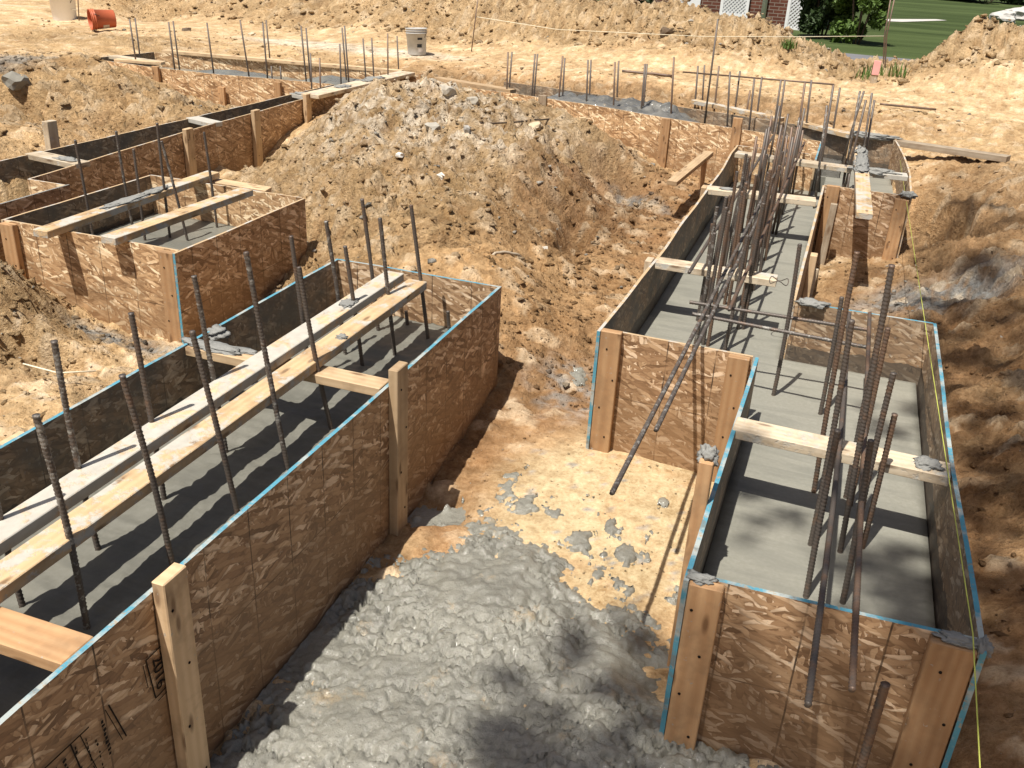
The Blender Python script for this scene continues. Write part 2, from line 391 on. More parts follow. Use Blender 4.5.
def blob(name, c, r, mat, parent=None, seed=0, n=2):
    bm = bmesh.new(); bmesh.ops.create_icosphere(bm, subdivisions=n+2, radius=1)
    for v in bm.verts:
        p = v.co.copy()
        k = 1+.55*mnoise.noise(p*1.7+Vector((seed*3.7, seed, 0)))+.34*mnoise.noise(p*4.5+Vector((seed, 0, 9)))+.2*mnoise.noise(p*11+Vector((seed, 4, 9)))
        v.co = Vector((p.x*r[0]*k, p.y*r[1]*k, p.z*r[2]*k))
    me = D.meshes.new(name); bm.to_mesh(me); bm.free(); me.materials.append(mat)
    me.polygons.foreach_set('use_smooth', [True]*len(me.polygons))
    o = D.objects.new(name, me); COL.objects.link(o); o.location = c; o['_w'] = [float(x) for x in c]
    if parent is not None: o.parent = parent; o.location = tuple(np.array(c)-np.array(parent['_w']))
    return o

def panel(root, pts, z0, z1, inward, t=.014, top='edge', mo='osb', mi='osb_in', e0='edge', e1='edge', warp=.004, name='panel'):
    """strand board panel; pts = plan polyline of the OUTER face at the top, inward = plan direction towards the pour; z1 scalar or per point"""
    pts = [np.array(p, float) for p in pts]; inw = np.array(inward, float); inw /= np.linalg.norm(inw)
    zs = list(z1) if hasattr(z1, '__len__') else [z1]*len(pts)
    P = []; Z = []; U = []; u = 0.
    for i in range(len(pts)-1):
        L = np.linalg.norm(pts[i+1]-pts[i]); k = max(2, int(L/.18))
        for j in range(k):
            f = j/k; P.append(pts[i]*(1-f)+pts[i+1]*f); Z.append(zs[i]*(1-f)+zs[i+1]*f); U.append(u+L*f)
        u += L
    P.append(pts[-1]); Z.append(zs[-1]); U.append(u)
    sd = random.random()*50
    uo = random.random()*30
    V = []; F = []; UV = []; fm = []
    nrow = 4
    rows_o = []; rows_i = []
    for k, (p, z, uu) in enumerate(zip(P, Z, U)):
        e = min(uu, u-uu); damp = min(1, e/.3)
        ro = []; ri = []
        zt = z+.0025*mnoise.noise(Vector((uu*7, sd, 3)))
        for r in range(nrow+1):
            zz = z0+(zt-z0)*r/nrow
            w = warp*damp*mnoise.noise(Vector((uu*1.3, zz*1.5, sd)))*2
            q = p+inw*w
            ro.append(len(V)); V.append((q[0], q[1], zz))
            q2 = q+inw*t
            ri.append(len(V)); V.append((q2[0], q2[1], zz))
        rows_o.append(ro); rows_i.append(ri)
    n = len(P)
    d = P[1]-P[0]
    flip = (d[0]*inw[1]-d[1]*inw[0]) < 0
    def quad(a, b, c, e, uv, m):
        if flip: a, b, c, e = a, e, c, b; uv = (uv[0], uv[3], uv[2], uv[1])
        F.append((a, b, c, e)); UV.extend(uv); fm.append(m)
    for k in range(n-1):
        ua, ub = U[k]+uo, U[k+1]+uo
        for r in range(nrow):
            za, zb = V[rows_o[k][r]][2], V[rows_o[k][r+1]][2]; zc, zd = V[rows_o[k+1][r]][2], V[rows_o[k+1][r+1]][2]
            quad(rows_o[k][r], rows_o[k+1][r], rows_o[k+1][r+1], rows_o[k][r+1], ((ua, za), (ub, zc), (ub, zd), (ua, zb)), 0)
            quad(rows_i[k][r], rows_i[k][r+1], rows_i[k+1][r+1], rows_i[k+1][r], ((ua, za), (ua, zb), (ub, zd), (ub, zc)), 1)
        quad(rows_o[k][-1], rows_o[k+1][-1], rows_i[k+1][-1], rows_i[k][-1], ((ua, 0), (ub, 0), (ub, t), (ua, t)), 2)
    for k, m in ((0, 3), (n-1, 4)):
        for r in range(nrow):
            a, b, c, e = rows_o[k][r], rows_o[k][r+1], rows_i[k][r+1], rows_i[k][r]
            if k: a, b, c, e = e, c, b, a
            quad(a, b, c, e, ((0, r*.1), (0, r*.1+.1), (t, r*.1+.1), (t, r*.1)), m)
    mid = ((pts[0]+pts[-1])/2)
    return mesh_obj(name, V, F, [M[mo], M[mi], M[top], M[e0], M[e1]], root, (mid[0], mid[1], z0), UV, fm)

def tube(name, p0, p1, r, mat, ribs=False, parent=None, seg=8, pts=None, rough=.0):
    """round bar; ribs adds the rolled helical ribs of reinforcing steel"""
    if pts is None: pts = [p0, p1]
    pts = [np.array(p, float) for p in pts]
    V = []; F = []; ring = 0
    base = pts[0]
    if ribs:
        d = pts[1]-pts[0]; L = np.linalg.norm(d); d /= L
        step = .0042; nn = max(2, int(L/step)); seg = 9
        bend = np.array([rng.normal(0, .004), rng.normal(0, .004), 0])
        ts = np.linspace(0, 1, nn+1)
    else:
        ts = None
    def frame(d):
        a = np.array([0, 0, 1.]) if abs(d[2]) < .9 else np.array([1., 0, 0])
        s = np.cross(d, a); s /= np.linalg.norm(s); return s, np.cross(s, d)
    if ribs:
        s, u = frame(d)
        ang = np.arange(seg)*2*math.pi/seg
        for t in ts:
            c = pts[0]+d*L*t+bend*math.sin(t*math.pi)
            ph = (t*L/.0125)*2*math.pi
            rr = r*(1+.17*np.clip(np.sin(ph+np.where(ang < math.pi, ang, -ang)*1.2)*1.6, -.4, 1))
            for a, q in zip(ang, rr): V.append(c+s*math.cos(a)*q+u*math.sin(a)*q)
        nr = len(ts)
    else:
        nr = len(pts)
        for k in range(nr):
            dd = pts[min(k+1, nr-1)]-pts[max(k-1, 0)]; dd = dd/np.linalg.norm(dd); s, u = frame(dd)
            for i in range(seg):
                a = 2*math.pi*i/seg; q = r*(1+rough*mnoise.noise(Vector((k*.7, a, base[0]))))
                V.append(pts[k]+s*math.cos(a)*q+u*math.sin(a)*q)
    for k in range(nr-1):
        for i in range(seg):
            j = (i+1) % seg; F.append((k*seg+i, k*seg+j, (k+1)*seg+j, (k+1)*seg+i))
    F.append(tuple(range(seg))[::-1]); F.append(tuple((nr-1)*seg+i for i in range(seg)))
    o = mesh_obj(name, V, F, mat, parent, tuple(base), None, None, True)
    return o
def lathe(name, prof, mat, parent=None, loc=(0, 0, 0), rot=None, seg=28):
    V = []; F = []
    for (r, z) in prof:
        for i in range(seg):
            a = 2*math.pi*i/seg; V.append((r*math.cos(a), r*math.sin(a), z))
    for k in range(len(prof)-1):
        for i in range(seg):
            j = (i+1) % seg; F.append((k*seg+i, k*seg+j, (k+1)*seg+j, (k+1)*seg+i))
    me = D.meshes.new(name); me.from_pydata(V, [], F); me.materials.append(mat)
    me.polygons.foreach_set('use_smooth', [True]*len(F))
    o = D.objects.new(name, me); COL.objects.link(o); o.location = loc
    if rot: o.rotation_euler = rot
    if parent is not None: o.parent = parent
    return o

# ------------------------------------------------------------------ terrain
CTRL = []
def cp(x, y, z): CTRL.append((x, y, z))
def cpx(px, py, y): p = aty(px, py, y); CTRL.append((p[0], p[1], p[2]))
# trench floor between the forms
for x, y, z in ((-1.3, .3, -.74), (-.7, .3, -.74), (-.2, .6, -.72), (-1.3, 1.4, -.72), (-1.25, 2.3, -.70), (-1.27, 2.8, -.63), (-1.27, 3.4, -.60), (-1.27, 3.9, -.55),
                (-.8, 1.6, -.66), (-.8, 2.4, -.64), (-.75, 3.1, -.605), (-.8, 3.6, -.575), (-.45, 3.6, -.575), (-.25, 3.55, -.59), (-.35, 2.6, -.62), (-.24, 1.9, -.615),
                (.1, 1.92, -.60), (.5, 1.92, -.60), (-.2, 2.06, -.60), (.1, 2.06, -.59), (.2, 1.2, -.68), (.8, 1.2, -.60), (-1.0, 4.4, -.55), (-1.2, 4.2, -.53), (-.95, 5.2, -.5), (-1.0, 6.2, -.5), (-1.0, 7.2, -.5),
                (-1.35, 7.9, -.49), (-1.05, 8.4, -.48), (-1.45, 8.75, -.46), (-.8, -1, -.7), (.3, -1, -.6), (-1.3, -1, -.72)): cp(x, y, z)
# under the forms
for x, y in ((-1.8, .5), (-1.8, 2), (-1.8, 3.3), (.2, 2.5), (.2, 3.8), (-.45, 4.5), (-.45, 6), (-.45, 7.5), (.2, 8), (-3.5, 4.3), (-4.9, 5.5), (-4.9, 7), (-4.9, 8.8)): cp(x, y, -.62)
# right of the near box: pit and rising bank
for x, y, z in ((.66, 2.1, -.47), (.66, 3.0, -.47), (.66, 4.0, -.48), (.2, 4.8, -.52), (.3, 5.6, -.50), (.2, 6.6, -.50), (.6, 5.2, -.47), (.62, 6.4, -.45), (.65, 7.3, -.38), (.62, 8.2, -.26),
                (.95, 2.2, -.40), (.95, 3.2, -.37), (.95, 4.4, -.36), (1.0, 5.6, -.33), (1.1, 6.6, -.25), (1.35, 2.4, -.2), (1.4, 3.6, -.17), (1.5, 5, -.12), (1.6, 6.6, -.05),
                (2.2, 2, -.02), (2.3, 4, .02), (2.4, 6, .03), (3.5, 3, .05), (3.5, 6, .05), (.95, 8.2, -.16), (1.05, 9.0, -.08), (1.2, 7.6, -.14), (1.5, 8.4, -.02), (2.4, 8.4, .02), (1.1, 10, -.06), (.6, 9.6, -.12), (.2, 10.1, -.1), (1.6, 11, -.04), (3, 11, -.03), (1.6, 0, -.2), (2.6, -1, 0)): cp(x, y, z)
# behind the far forms
for x, y, z in ((-.5, 10.1, -.30), (-1.5, 10.6, -.34), (-2.6, 10.75, -.36), (-3.5, 10.9, -.34), (-4.4, 10.6, -.30), (-.5, 11.0, -.08), (-1.5, 11.5, -.05), (-2.6, 11.6, -.05), (-3.6, 11.8, -.05), (-4.8, 11.7, -.08), (-5.9, 11.2, -.12), (-7, 10.7, -.10), (-8.2, 10.4, -.06),
                (-3.95, 9.7, -.24), (-4.3, 9.9, -.22), (-6, 12, -.05), (-7.5, 11.8, -.05), (-9, 11.2, -.04), (-10.5, 11, -.03), (-.2, 12, -.05), (.6, 12.5, -.05), (1.6, 12.5, -.05), (-3, 12.8, -.05), (-5.6, 12.9, -.05), (-7.6, 12.9, -.05), (-9.5, 12.4, -.04), (-11.4, 12.6, -.02), (-1.2, 13.2, -.05), (0, 14, -.05), (3, 13, 0.)): cp(x, y, z)
# central mound
for a in ((420, 88, 7.6), (350, 97, 7.5), (385, 90, 7.6), (470, 93, 8.0), (510, 104, 8.4), (545, 106, 8.6), (400, 150, 6.3), (450, 130, 6.9), (350, 150, 6.3), (300, 160, 6.2), (500, 150, 6.9), (350, 200, 5.4), (420, 215, 5.15),
          (545, 140, 7.6), (548, 175, 6.9), (500, 200, 6.0), (532, 225, 5.7), (500, 262, 4.85), (562, 112, 8.75), (590, 126, 8.68), (612, 142, 8.58), (628, 154, 8.48), (575, 140, 8.2), (600, 152, 8.25), (556, 160, 7.3), (330, 120, 6.9), (290, 150, 6.7)): cpx(*a)
for x, y, z in ((-2.3, 4.08, -.30), (-1.9, 4.1, -.34), (-1.45, 4.15, -.42), (-2.7, 4.6, -.34), (-2.88, 4.9, -.36), (-1.78, 5.9, -.36), (-1.62, 6.8, -.47), (-1.68, 7.7, -.47), (-1.45, 5.2, -.46), (-2.9, 9.25, -.2), (-3.6, 9.3, -.2), (-2.45, 9.2, -.30), (-4.6, 9.3, -.02), (-4.55, 8.5, -.02), (-4.6, 7.9, -.16), (-4.62, 7.3, -.30), (-4.6, 6.9, -.40), (-4.5, 6.2, -.44), (-4.3, 5.4, -.46), (-3.9, 5.15, -.44), (-3.3, 5.05, -.40),
                (-4.2, 4.4, -.45), (-4.2, 3.8, -.45)): cp(x, y, z)
# left foreground dirt
for x, y, z in ((-2.42, 1.5, -.33), (-2.4, 2.5, -.33), (-2.4, 3.3, -.36), (-2.45, 3.9, -.40), (-2.9, 3.0, -.38), (-3.05, 3.58, -.50), (-3.4, 3.55, -.47), (-2.8, 3.4, -.44), (-3.7, 3.52, -.32), (-3.80, 3.36, -.08), (-3.60, 3.38, -.36), (-4.2, 3.25, -.05), (-3.5, 3.1, -.24), (-3.55, 3.32, -.30), (-4.05, 2.9, -.12), (-3.4, 2.6, -.3), (-2.9, 2.0, -.32), (-3.6, 1.6, -.2), (-5, 2.8, -.1), (-2.6, .4, -.3), (-4.2, 3.6, -.25)): cp(x, y, z)
# left mound behind the long footing
for a in ((60, 62, 7.6), (25, 64, 7.6), (95, 66, 8.0), (130, 74, 8.3), (160, 90, 8.2), (30, 90, 6.6), (0, 80, 7.2), (100, 120, 6.55)): cpx(*a)
for x, y, z in ((-5.28, 4.6, -.05), (-5.25, 5.4, -.05), (-5.2, 6.2, -.06), (-5.2, 7.0, -.10), (-5.2, 7.7, -.18), (-5.25, 8.3, -.30), (-6.0, 8.45, -.34), (-6.6, 8.55, -.26), (-7.2, 8.55, -.10), (-7.8, 8.7, -.02), (-8.6, 9.2, -.02), (-6, 4, -.02), (-7, 5, .05), (-8, 7, .10), (-9, 8.5, .02), (-5.9, 5.7, -.0), (-10, 6, .1), (-7, 2, 0)): cp(x, y, z)
for a in ((40, 25, 11.6), (80, 27, 11.6), (40, 42, 10.4), (110, 40, 10.2)): cpx(*a)
# spoil berm at the back and mound on the right
for px, py in ((-150, -22), (0, -22), (100, -26), (200, -28), (300, -26), (400, -20), (470, -14), (520, -7), (560, -1), (610, 3), (640, 7), (680, 10), (700, 10), (715, 17), (735, 22), (765, 21), (785, 30), (805, 42), (830, 57), (850, 71)): cpx(px, py, 15.4)
for x in np.arange(-15, -1.5, 1.5): cp(x, 17.2, .25); cp(x, 19, -.1)
for px, py in ((150, 22), (300, 28), (450, 38), (560, 40), (650, 38), (720, 45), (780, 52)): cpx(px, py, 14.2)
for px, py in ((905, 72), (918, 64), (940, 50), (960, 37), (975, 28), (990, 26), (1005, 32), (1024, 33), (1060, 26), (1120, 30)): cpx(px, py, 15)
for px, py in ((910, 85), (960, 75), (1020, 72), (1080, 70)): cpx(px, py, 13.7)
for x, y, z in ((.05, 15.4, -.09), (.32, 15.2, -.09), (.1, 17, -.15), (1, 17.2, -.1), (2, 17.4, 0), (3, 17.4, .1), (.6, 17, -.15), (-.6, 17.4, -.15), (0, 20, -.18), (4, 20, -.18), (-4, 22, -.18), (-12, 22, -.18), (8, 15, .2), (8, 8, 0), (8, 2, 0), (10, 24, -.18), (-16, 10, 0), (-16, 3, 0), (-12, 14.5, .3), (-16, 15.5, .6), (20, 40, -.18), (-20, 40, -.18), (0, 40, -.18), (30, 10, 0), (-35, 15, 0), (0, 90, -.18), (-60, 90, -.18), (60, 90, -.18), (0, -10, -.1), (-15, -8, 0), (15, -8, 0)): cp(x, y, z)
_C = np.array(CTRL); _e = .18
def _fit():
    r = np.sqrt(((_C[:, None, :2]-_C[None, :, :2])**2).sum(2)+_e*_e)
    A = r.copy(); n = len(_C)
    A -= np.eye(n)*.02
    K = np.zeros((n+1, n+1)); K[:n, :n] = A; K[:n, n] = 1; K[n, :n] = 1
    return np.linalg.solve(K, np.append(_C[:, 2], 0))
_W = _fit()
def base_h(x, y):
    sh = x.shape; x = x.ravel(); y = y.ravel(); out = np.empty(len(x))
    for i in range(0, len(x), 40000):
        xs, ys = x[i:i+40000, None], y[i:i+40000, None]
        out[i:i+40000] = np.sqrt((xs-_C[None, :, 0])**2+(ys-_C[None, :, 1])**2+_e*_e) @ _W[:-1] + _W[-1]
    return out.reshape(sh)
def roughness(x, y):
    a = np.full(x.shape, .044)
    a = np.maximum(a, .115*ell(x, y, -3.0, 6.6, 1.5, 2.6, -.2))
    a = np.maximum(a, .12*ell(x, y, -6.6, 6.9, 1.4, 1.9))
    a = np.maximum(a, .085*ell(x, y, -3.9, 3.1, .7, .55))
    a = np.maximum(a, .14*sst(13.6, 14.6, y)*(1-sst(17, 19, y)))
    a = np.maximum(a, .085*ell(x, y, 1.2, 5.8, .75, 3.8))
    a = np.maximum(a, .09*ell(x, y, -3, 11, 3.5, .6))
    a = np.maximum(a, .06*ell(x, y, -9.5, 10.6, 2.0, .9))
    a = a*(1-.85*ell(x, y, -.65, 3.25, .65, .75))
    a = a*(1-.55*sst(11.4, 12.0, y)*(1-sst(13.3, 14, y)))
    a = a*(1-.9*sst(18, 20, y))
    a = a*(1-.3*ell(x, y, .4, 2.5, .9, 2.2))
    return a
def detail(x, y):
    a = roughness(x, y)
    d1, r1 = worley(x*3.3+.3*vnoise(x*4, y*4, 5), y*3.3, 11)
    d2, r2 = worley(x*9+.4*vnoise(x*9, y*9, 6), y*9+.4*vnoise(x*9+5, y*9, 8), 21)
    d3, r3 = worley(x*24, y*24, 31)
    z = 1.0*fbm(x*1.5, y*1.5, 3, 1) + .9*fbm(x*4.5, y*4.5, 5, 40, .62)
    d4, r4 = worley(x*46+.5*vnoise(x*40, y*40, 9), y*46, 51)
    z = z + .22*(r4-.4)*sst(.56, .32, d4)*(y < 7)
    z = z + .55*(r1-.5)*sst(.7, .35, d1) + .62*(r2-.4)*sst(.56, .36, d2) + .36*(r3-.4)*sst(.56, .34, d3)
    z = z + .42*fbm(x*11, y*11, 4, 60, .65, True) - .1
    z = z - .55*sst(.05, .0, np.abs(fbm(x*1.9, y*1.9, 5, 75, .62)))*sst(-.1, .3, fbm(x*1.3+9, y*1.3, 2, 77))
    z = z + .55*np.minimum(0, fbm(x*2.6+3, y*2.6, 4, 90, .6)+.10)*2.2
    return z*a
HOLES = []
for px, py, z, rx, ry, rot, dep in ((948, 212, -.2, .13, .45, .35, .42), (960, 214, -.2, .07, .34, -.5, .26), (965, 132, -.06, .32, .10, -.2, .14), (122, 86, .05, .28, .16, .2, .22), (166, 84, 0., .25, .15, .1, .20), (108, 122, -.06, .42, .22, 0, .26), (20, 105, .0, .4, .25, 0, .2), (70, 66, .12, .2, .1, 0, .12),
                                     (612, 180, -.38, .26, .36, 0, .12), (578, 210, -.25, .12, .35, .2, .13), (565, 232, -.3, .08, .16, 0, .12), (290, 245, -.38, .14, .14, 0, .12), (330, 195, -.12, .16, .08, .5, .07), (455, 245, -.15, .2, .07, .3, .07), (405, 165, 0., .2, .08, .2, .06),
                                     (425, 505, -.62, .16, .09, .2, .05), (15, 320, -.2, .25, .12, 0, .12), (45, 350, -.28, .2, .1, .4, .08), (985, 268, -.2, .12, .18, 0, .08), (800, 300, -.5, .1, .2, 0, .06)):
    q = at(px, py, z); HOLES.append((q[0], q[1], rx, ry, rot, dep))
def H(x, y):
    z = base_h(x, y)+detail(x, y)
    xw = x+.09*fbm(x*4, y*4, 3, 610); yw = y+.09*fbm(x*4+5, y*4, 3, 620)
    for hx_, hy_, rx, ry, rot, dep in HOLES:
        z = z-1.25*dep*ell(xw, yw, hx_, hy_, rx, ry, rot, .5)
    return z
def zone(x, y, z=None):
    """soil colour by material: dry tan sand, moist brown subsoil, pale dust, cement-grey, yellow sand"""
    T = np.array((.52, .36, .19)); S = np.array((.50, .362, .205)); O = np.array((.41, .255, .128)); Mo = np.array((.245, .138, .064)); G = np.array((.52, .455, .35)); Y = np.array((.445, .35, .205)); W = np.array((.23, .225, .205))
    c = np.broadcast_to(T, x.shape+(3,)).copy()
    w = fbm(x*.9, y*.9, 4, 200, .6)*.6
    w2 = fbm(x*4, y*4, 4, 220, .65)
    w3 = fbm(x*12, y*12, 4, 240, .65)
    def mixin(m, col):
        nonlocal c
        m = np.clip(m, 0, 1)[..., None]; c = c*(1-m)+col*m
    mixin(sst(.05, .5, w)*.6, O)
    mixin(sst(11.2, 11.9, y+w*.6)*(1-sst(13.6, 14.4, y))*(.75+w2*.5), S)
    mixin(.45*sst(14, 15, y), S)
    # freshly dug, moister faces
    mixin(ell(x, y, -1.25, 6.2, .85, 2.9, 0, .35)*(.85+w2*.5), O)
    mixin(ell(x, y, -1.35, 6.9, .7, 2.0, 0, .5)*(.6+w2*.9), Mo)
    mixin(ell(x, y, .35, 5.6, .5, 1.5, 0, .4)*(.75+w2*.6), Mo)
    mixin(ell(x, y, 1.2, 4.2, .7, 3.4, 0, .4)*(.75+w2*.8), O); mixin(ell(x, y, 1.0, 4.8, .55, 3.2, 0, .4)*(.55+w2*.8), Mo)
    mixin(ell(x, y, .75, 3.2, .35, 2.4, 0, .5)*(.55+w2*.8), Mo)
    mixin(ell(x, y, 1.0, 7.8, .7, 1.4, 0, .5)*.7, O)
    mixin(ell(x, y, -2.6, 11, 3.4, .75, -.12, .4)*(.75+w2*.4), O)
    mixin(ell(x, y, -1.12, 3.5, .42, 1.1, 0, .5)*(.85+w2), Mo)
    mixin(ell(x, y, -1.15, 4.5, .5, .8, 0, .6)*(.75+w2*1.2), Mo)
    mixin(ell(x, y, -1.9, 4.6, .9, .6, 0, .6)*(.5+w2), O)
    mixin(ell(x, y, -5.9, 5.9, .5, .9, 0, .5)*(.5+w2), O)
    # grey gravelly rubble on the mound
    mixin(ell(x, y, -3.35, 6.9, .75, 1.1, .2, .6)*sst(-.1, .3, w3+w2*.6+.05)*.7, G)
    mixin(ell(x, y, -2.7, 5.9, .7, .8, .2, .7)*sst(.0, .4, w3+w2*.4)*.7, G)
    mixin(ell(x, y, -2.9, 8.4, .9, .5, -.2, .6)*.6, S)
    mixin(ell(x, y, -3.1, 7.4, 1.2, 1.0, -.1, .6)*sst(-.15, .3, w2+w3*.5)*.7, np.array((.76, .67, .53))); mixin(ell(x, y, -2.4, 5.3, 1.2, 1.4, 0, .5)*.45, np.array((.50, .325, .155))); mixin(ell(x, y, -1.85, 7.1, .45, 1.5, 0, .5)*(.55+w2), Mo*1.15); mixin(ell(x, y, -6.6, 6.9, 1.6, 2.0, 0, .5)*(.4+.5*w2), np.array((.52, .34, .165)))
    # cement washings
    mixin(ell(x, y, -6.7, 12.3, 1.7, .42, 0, .3)*.85, G*1.05)
    mixin(ell(x, y, .75, 6.2, .55, .3, .55, .5)*sst(-.5, .1, w3), W)
    mixin(ell(x, y, -3.25, 3.5, .35, .12, 0, .5)*sst(-.5, .1, w3), W)
    mixin(ell(x, y, -1.55, 7.9, .35, .10, -.55, .5)*sst(-.3, .2, w3), W)
    mixin(ell(x, y, -1.05, 4.15, .22, .28, 0, .6)*sst(-.2, .3, w3)*.8, W)
    mixin(ell(x, y, -8.1, 7.4, .5, 1.0, 0, .5)*.8, W)
    mixin(sst(.18, .4, w3*.8+w2*.5)*ell(x, y, -3.2, 2.9, .9, .7)*.6, G)
    # yellow sand tipped between the forms
    mixin(ell(x, y, -.58, 3.22, .52, .62, 0, .35)*(1.0+w2*.5), Y); mixin(ell(x, y, -.62, 3.2, .6, .75, 0, .4)*sst(-.05, .35, w2+.4*w3)*.45, O)
    mixin(ell(x, y, -.58, 3.25, .5, .6, 0, .5)*sst(.22, .40, w3), W*1.1)
    d3, r3 = worley(x*24, y*24, 31); d2, r2 = worley(x*9+.4*vnoise(x*9, y*9, 6), y*9+.4*vnoise(x*9+5, y*9, 8), 21)
    mixin(sst(.72, .8, r2)*.5*sst(.6, .4, d2)*(1-ell(x, y, -.6, 3.2, .6, .7)), np.array((.62, .50, .34))); mixin(sst(.22, .16, r2)*.45*sst(.6, .4, d2)*(1-ell(x, y, -.6, 3.2, .6, .7)), O)
    ya = 1-.75*ell(x, y, -.6, 3.2, .55, .65)
    c = c*(1+ya*(.34*w3+.24*w2+.26*(r3-.5)+.2*(r2-.5)))[..., None]
    return np.clip(c*1.02, .01, 1)

def ground_pt(px, py, off=.012):
    d = ray(px, py); t = 6.
    for _ in range(900):
        q = EYEP+d*t
        if q[2] < float(H(np.array([q[0]]), np.array([q[1]]))[0])+off: return q
        t += .04
    return q
FORM_POLYS = []   # plan outlines of the outer faces (convex)
def in_forms(x, y, shrink=.006):
    m = np.zeros(x.shape, bool)
    for P in FORM_POLYS:
        P = np.array(P); ins = np.ones(x.shape, bool)
        for i in range(len(P)):
            a, b = P[i], P[(i+1) % len(P)]; d = (b-a)/np.linalg.norm(b-a)
            ins &= ((x-a[0])*(-d[1])+(y-a[1])*d[0]) > shrink
        m |= ins
    return m
# the plan of the forms
LX0, LX1, LY0, LY1 = -2.262, -1.387, -.6, 3.962
BX0, BX1, BY0, BY1 = -4.11, -2.985, 3.69, 4.872
NX0, NX1, NY0, NY1 = -.178, .556, 2.098, 4.428
FX0, FX1, FY0, FY1 = -.836, -.072, 3.668, 8.17
GX0, GX1, GY0, GY1 = -.072, .512, 7.045, 9.32
FORM_POLYS += [((LX0, LY0), (LX1, LY0), (LX1, LY1), (LX0, LY1)), ((BX0, BY0), (BX1, BY0), (BX1, BY1), (BX0, BY1)),
               ((NX0, NY0), (NX1, NY0), (NX1, NY1), (NX0, NY1)), ((FX0, FY0), (FX1, FY0), (FX1, FY1), (FX0, FY1)),
               ((GX0, GY0), (GX1, GY0), (.45, 9.33), (-.19, 9.5), (-.19, 7.045)),
               ((-5.15, 3.4), (-4.345, 3.4), (-4.345, 4.43), (-5.15, 4.43)), ((-5.15, 4.4), (-4.635, 4.4), (-4.85, 8.1), (-4.83, 10.0), (-5.09, 10.0), (-5.09, 8.3), (-5.1, 6.5)),
               ((-8.15, 8.86), (-7.2, 8.735), (-5.3, 8.93), (-5.1, 10.13), (-6.7, 10.0), (-8.0, 9.8)),
               ((-3.77, 9.62), (-3.4, 9.60), (-.62, 8.88), (-.1, 8.80), (.02, 9.3), (-.42, 9.57), (-3.25, 10.30), (-3.7, 10.32))]

def grow(a, b, s0, rate):
    out = []; p = a; s = s0; sg = 1 if b > a else -1
    while (b-p)*sg > 0:
        p += sg*s; s *= rate; out.append(p)
    return out
def make_ground():
    xs = list(np.arange(-5.9, 2.0, .023))
    xs += grow(2.0, 70, .03, 1.10) + grow(-5.9, -13.5, .045, 1.008) + grow(-13.6, -75, .2, 1.25)
    for v in (LX0, LX1, BX0, BX1, NX0, NX1, FX0, FX1, GX1, -4.345, -4.635):
        for dv in (-.014, .0005, .004, .018): xs.append(v+dv)
    ys = list(np.arange(.9, 5., .021)); y = 5.; s = .021
    while y < 18: ys.append(y); y += .021*(y/5)**1.55
    ys += grow(18, 110, .3, 1.16) + grow(.9, -12, .06, 1.15)
    for v in (LY1, BY0, BY1, NY0, NY1, FY0, GY0):
        for dv in (-.014, .0005, .004, .018): ys.append(v+dv)
    xs = np.unique(np.round(xs, 4)); ys = np.unique(np.round(ys, 4))
    X, Y = np.meshgrid(xs, ys)
    Z = H(X, Y)
    Z = np.where(in_forms(X, Y), np.minimum(Z, -.66), Z)
    far = sst(20, 26, Y); Z = Z*(1-far)+(-.18)*far
    ny, nx = X.shape
    me = D.meshes.new('ground')
    me.vertices.add(nx*ny); me.vertices.foreach_set('co', np.stack([X, Y, Z], -1).astype(np.float32).ravel())
    i = np.arange(nx*ny).reshape(ny, nx)
    q = np.stack([i[:-1, :-1], i[:-1, 1:], i[1:, 1:], i[1:, :-1]], -1).reshape(-1, 4)
    me.loops.add(q.size); me.loops.foreach_set('vertex_index', q.ravel().astype(np.int32))
    me.polygons.add(len(q)); me.polygons.foreach_set('loop_start', np.arange(0, q.size, 4, dtype=np.int32))
    me.update(calc_edges=True)
    me.polygons.foreach_set('use_smooth', np.ones(len(q), bool))
    ca = me.color_attributes.new('zone', 'FLOAT_COLOR', 'POINT')
    bf = .5+.5*sst(.02, .07, roughness(X, Y)); bf = bf*(1-.45*ell(X, Y, -.6, 3.2, .55, .65))
    Cc = np.concatenate([zone(X, Y), bf[..., None]], -1)
    ca.data.foreach_set('color', Cc.astype(np.float32).ravel())
    me.materials.append(M['soil'])
    o = D.objects.new('ground', me); COL.objects.link(o); o['kind'] = 'structure'
    return o
make_ground()

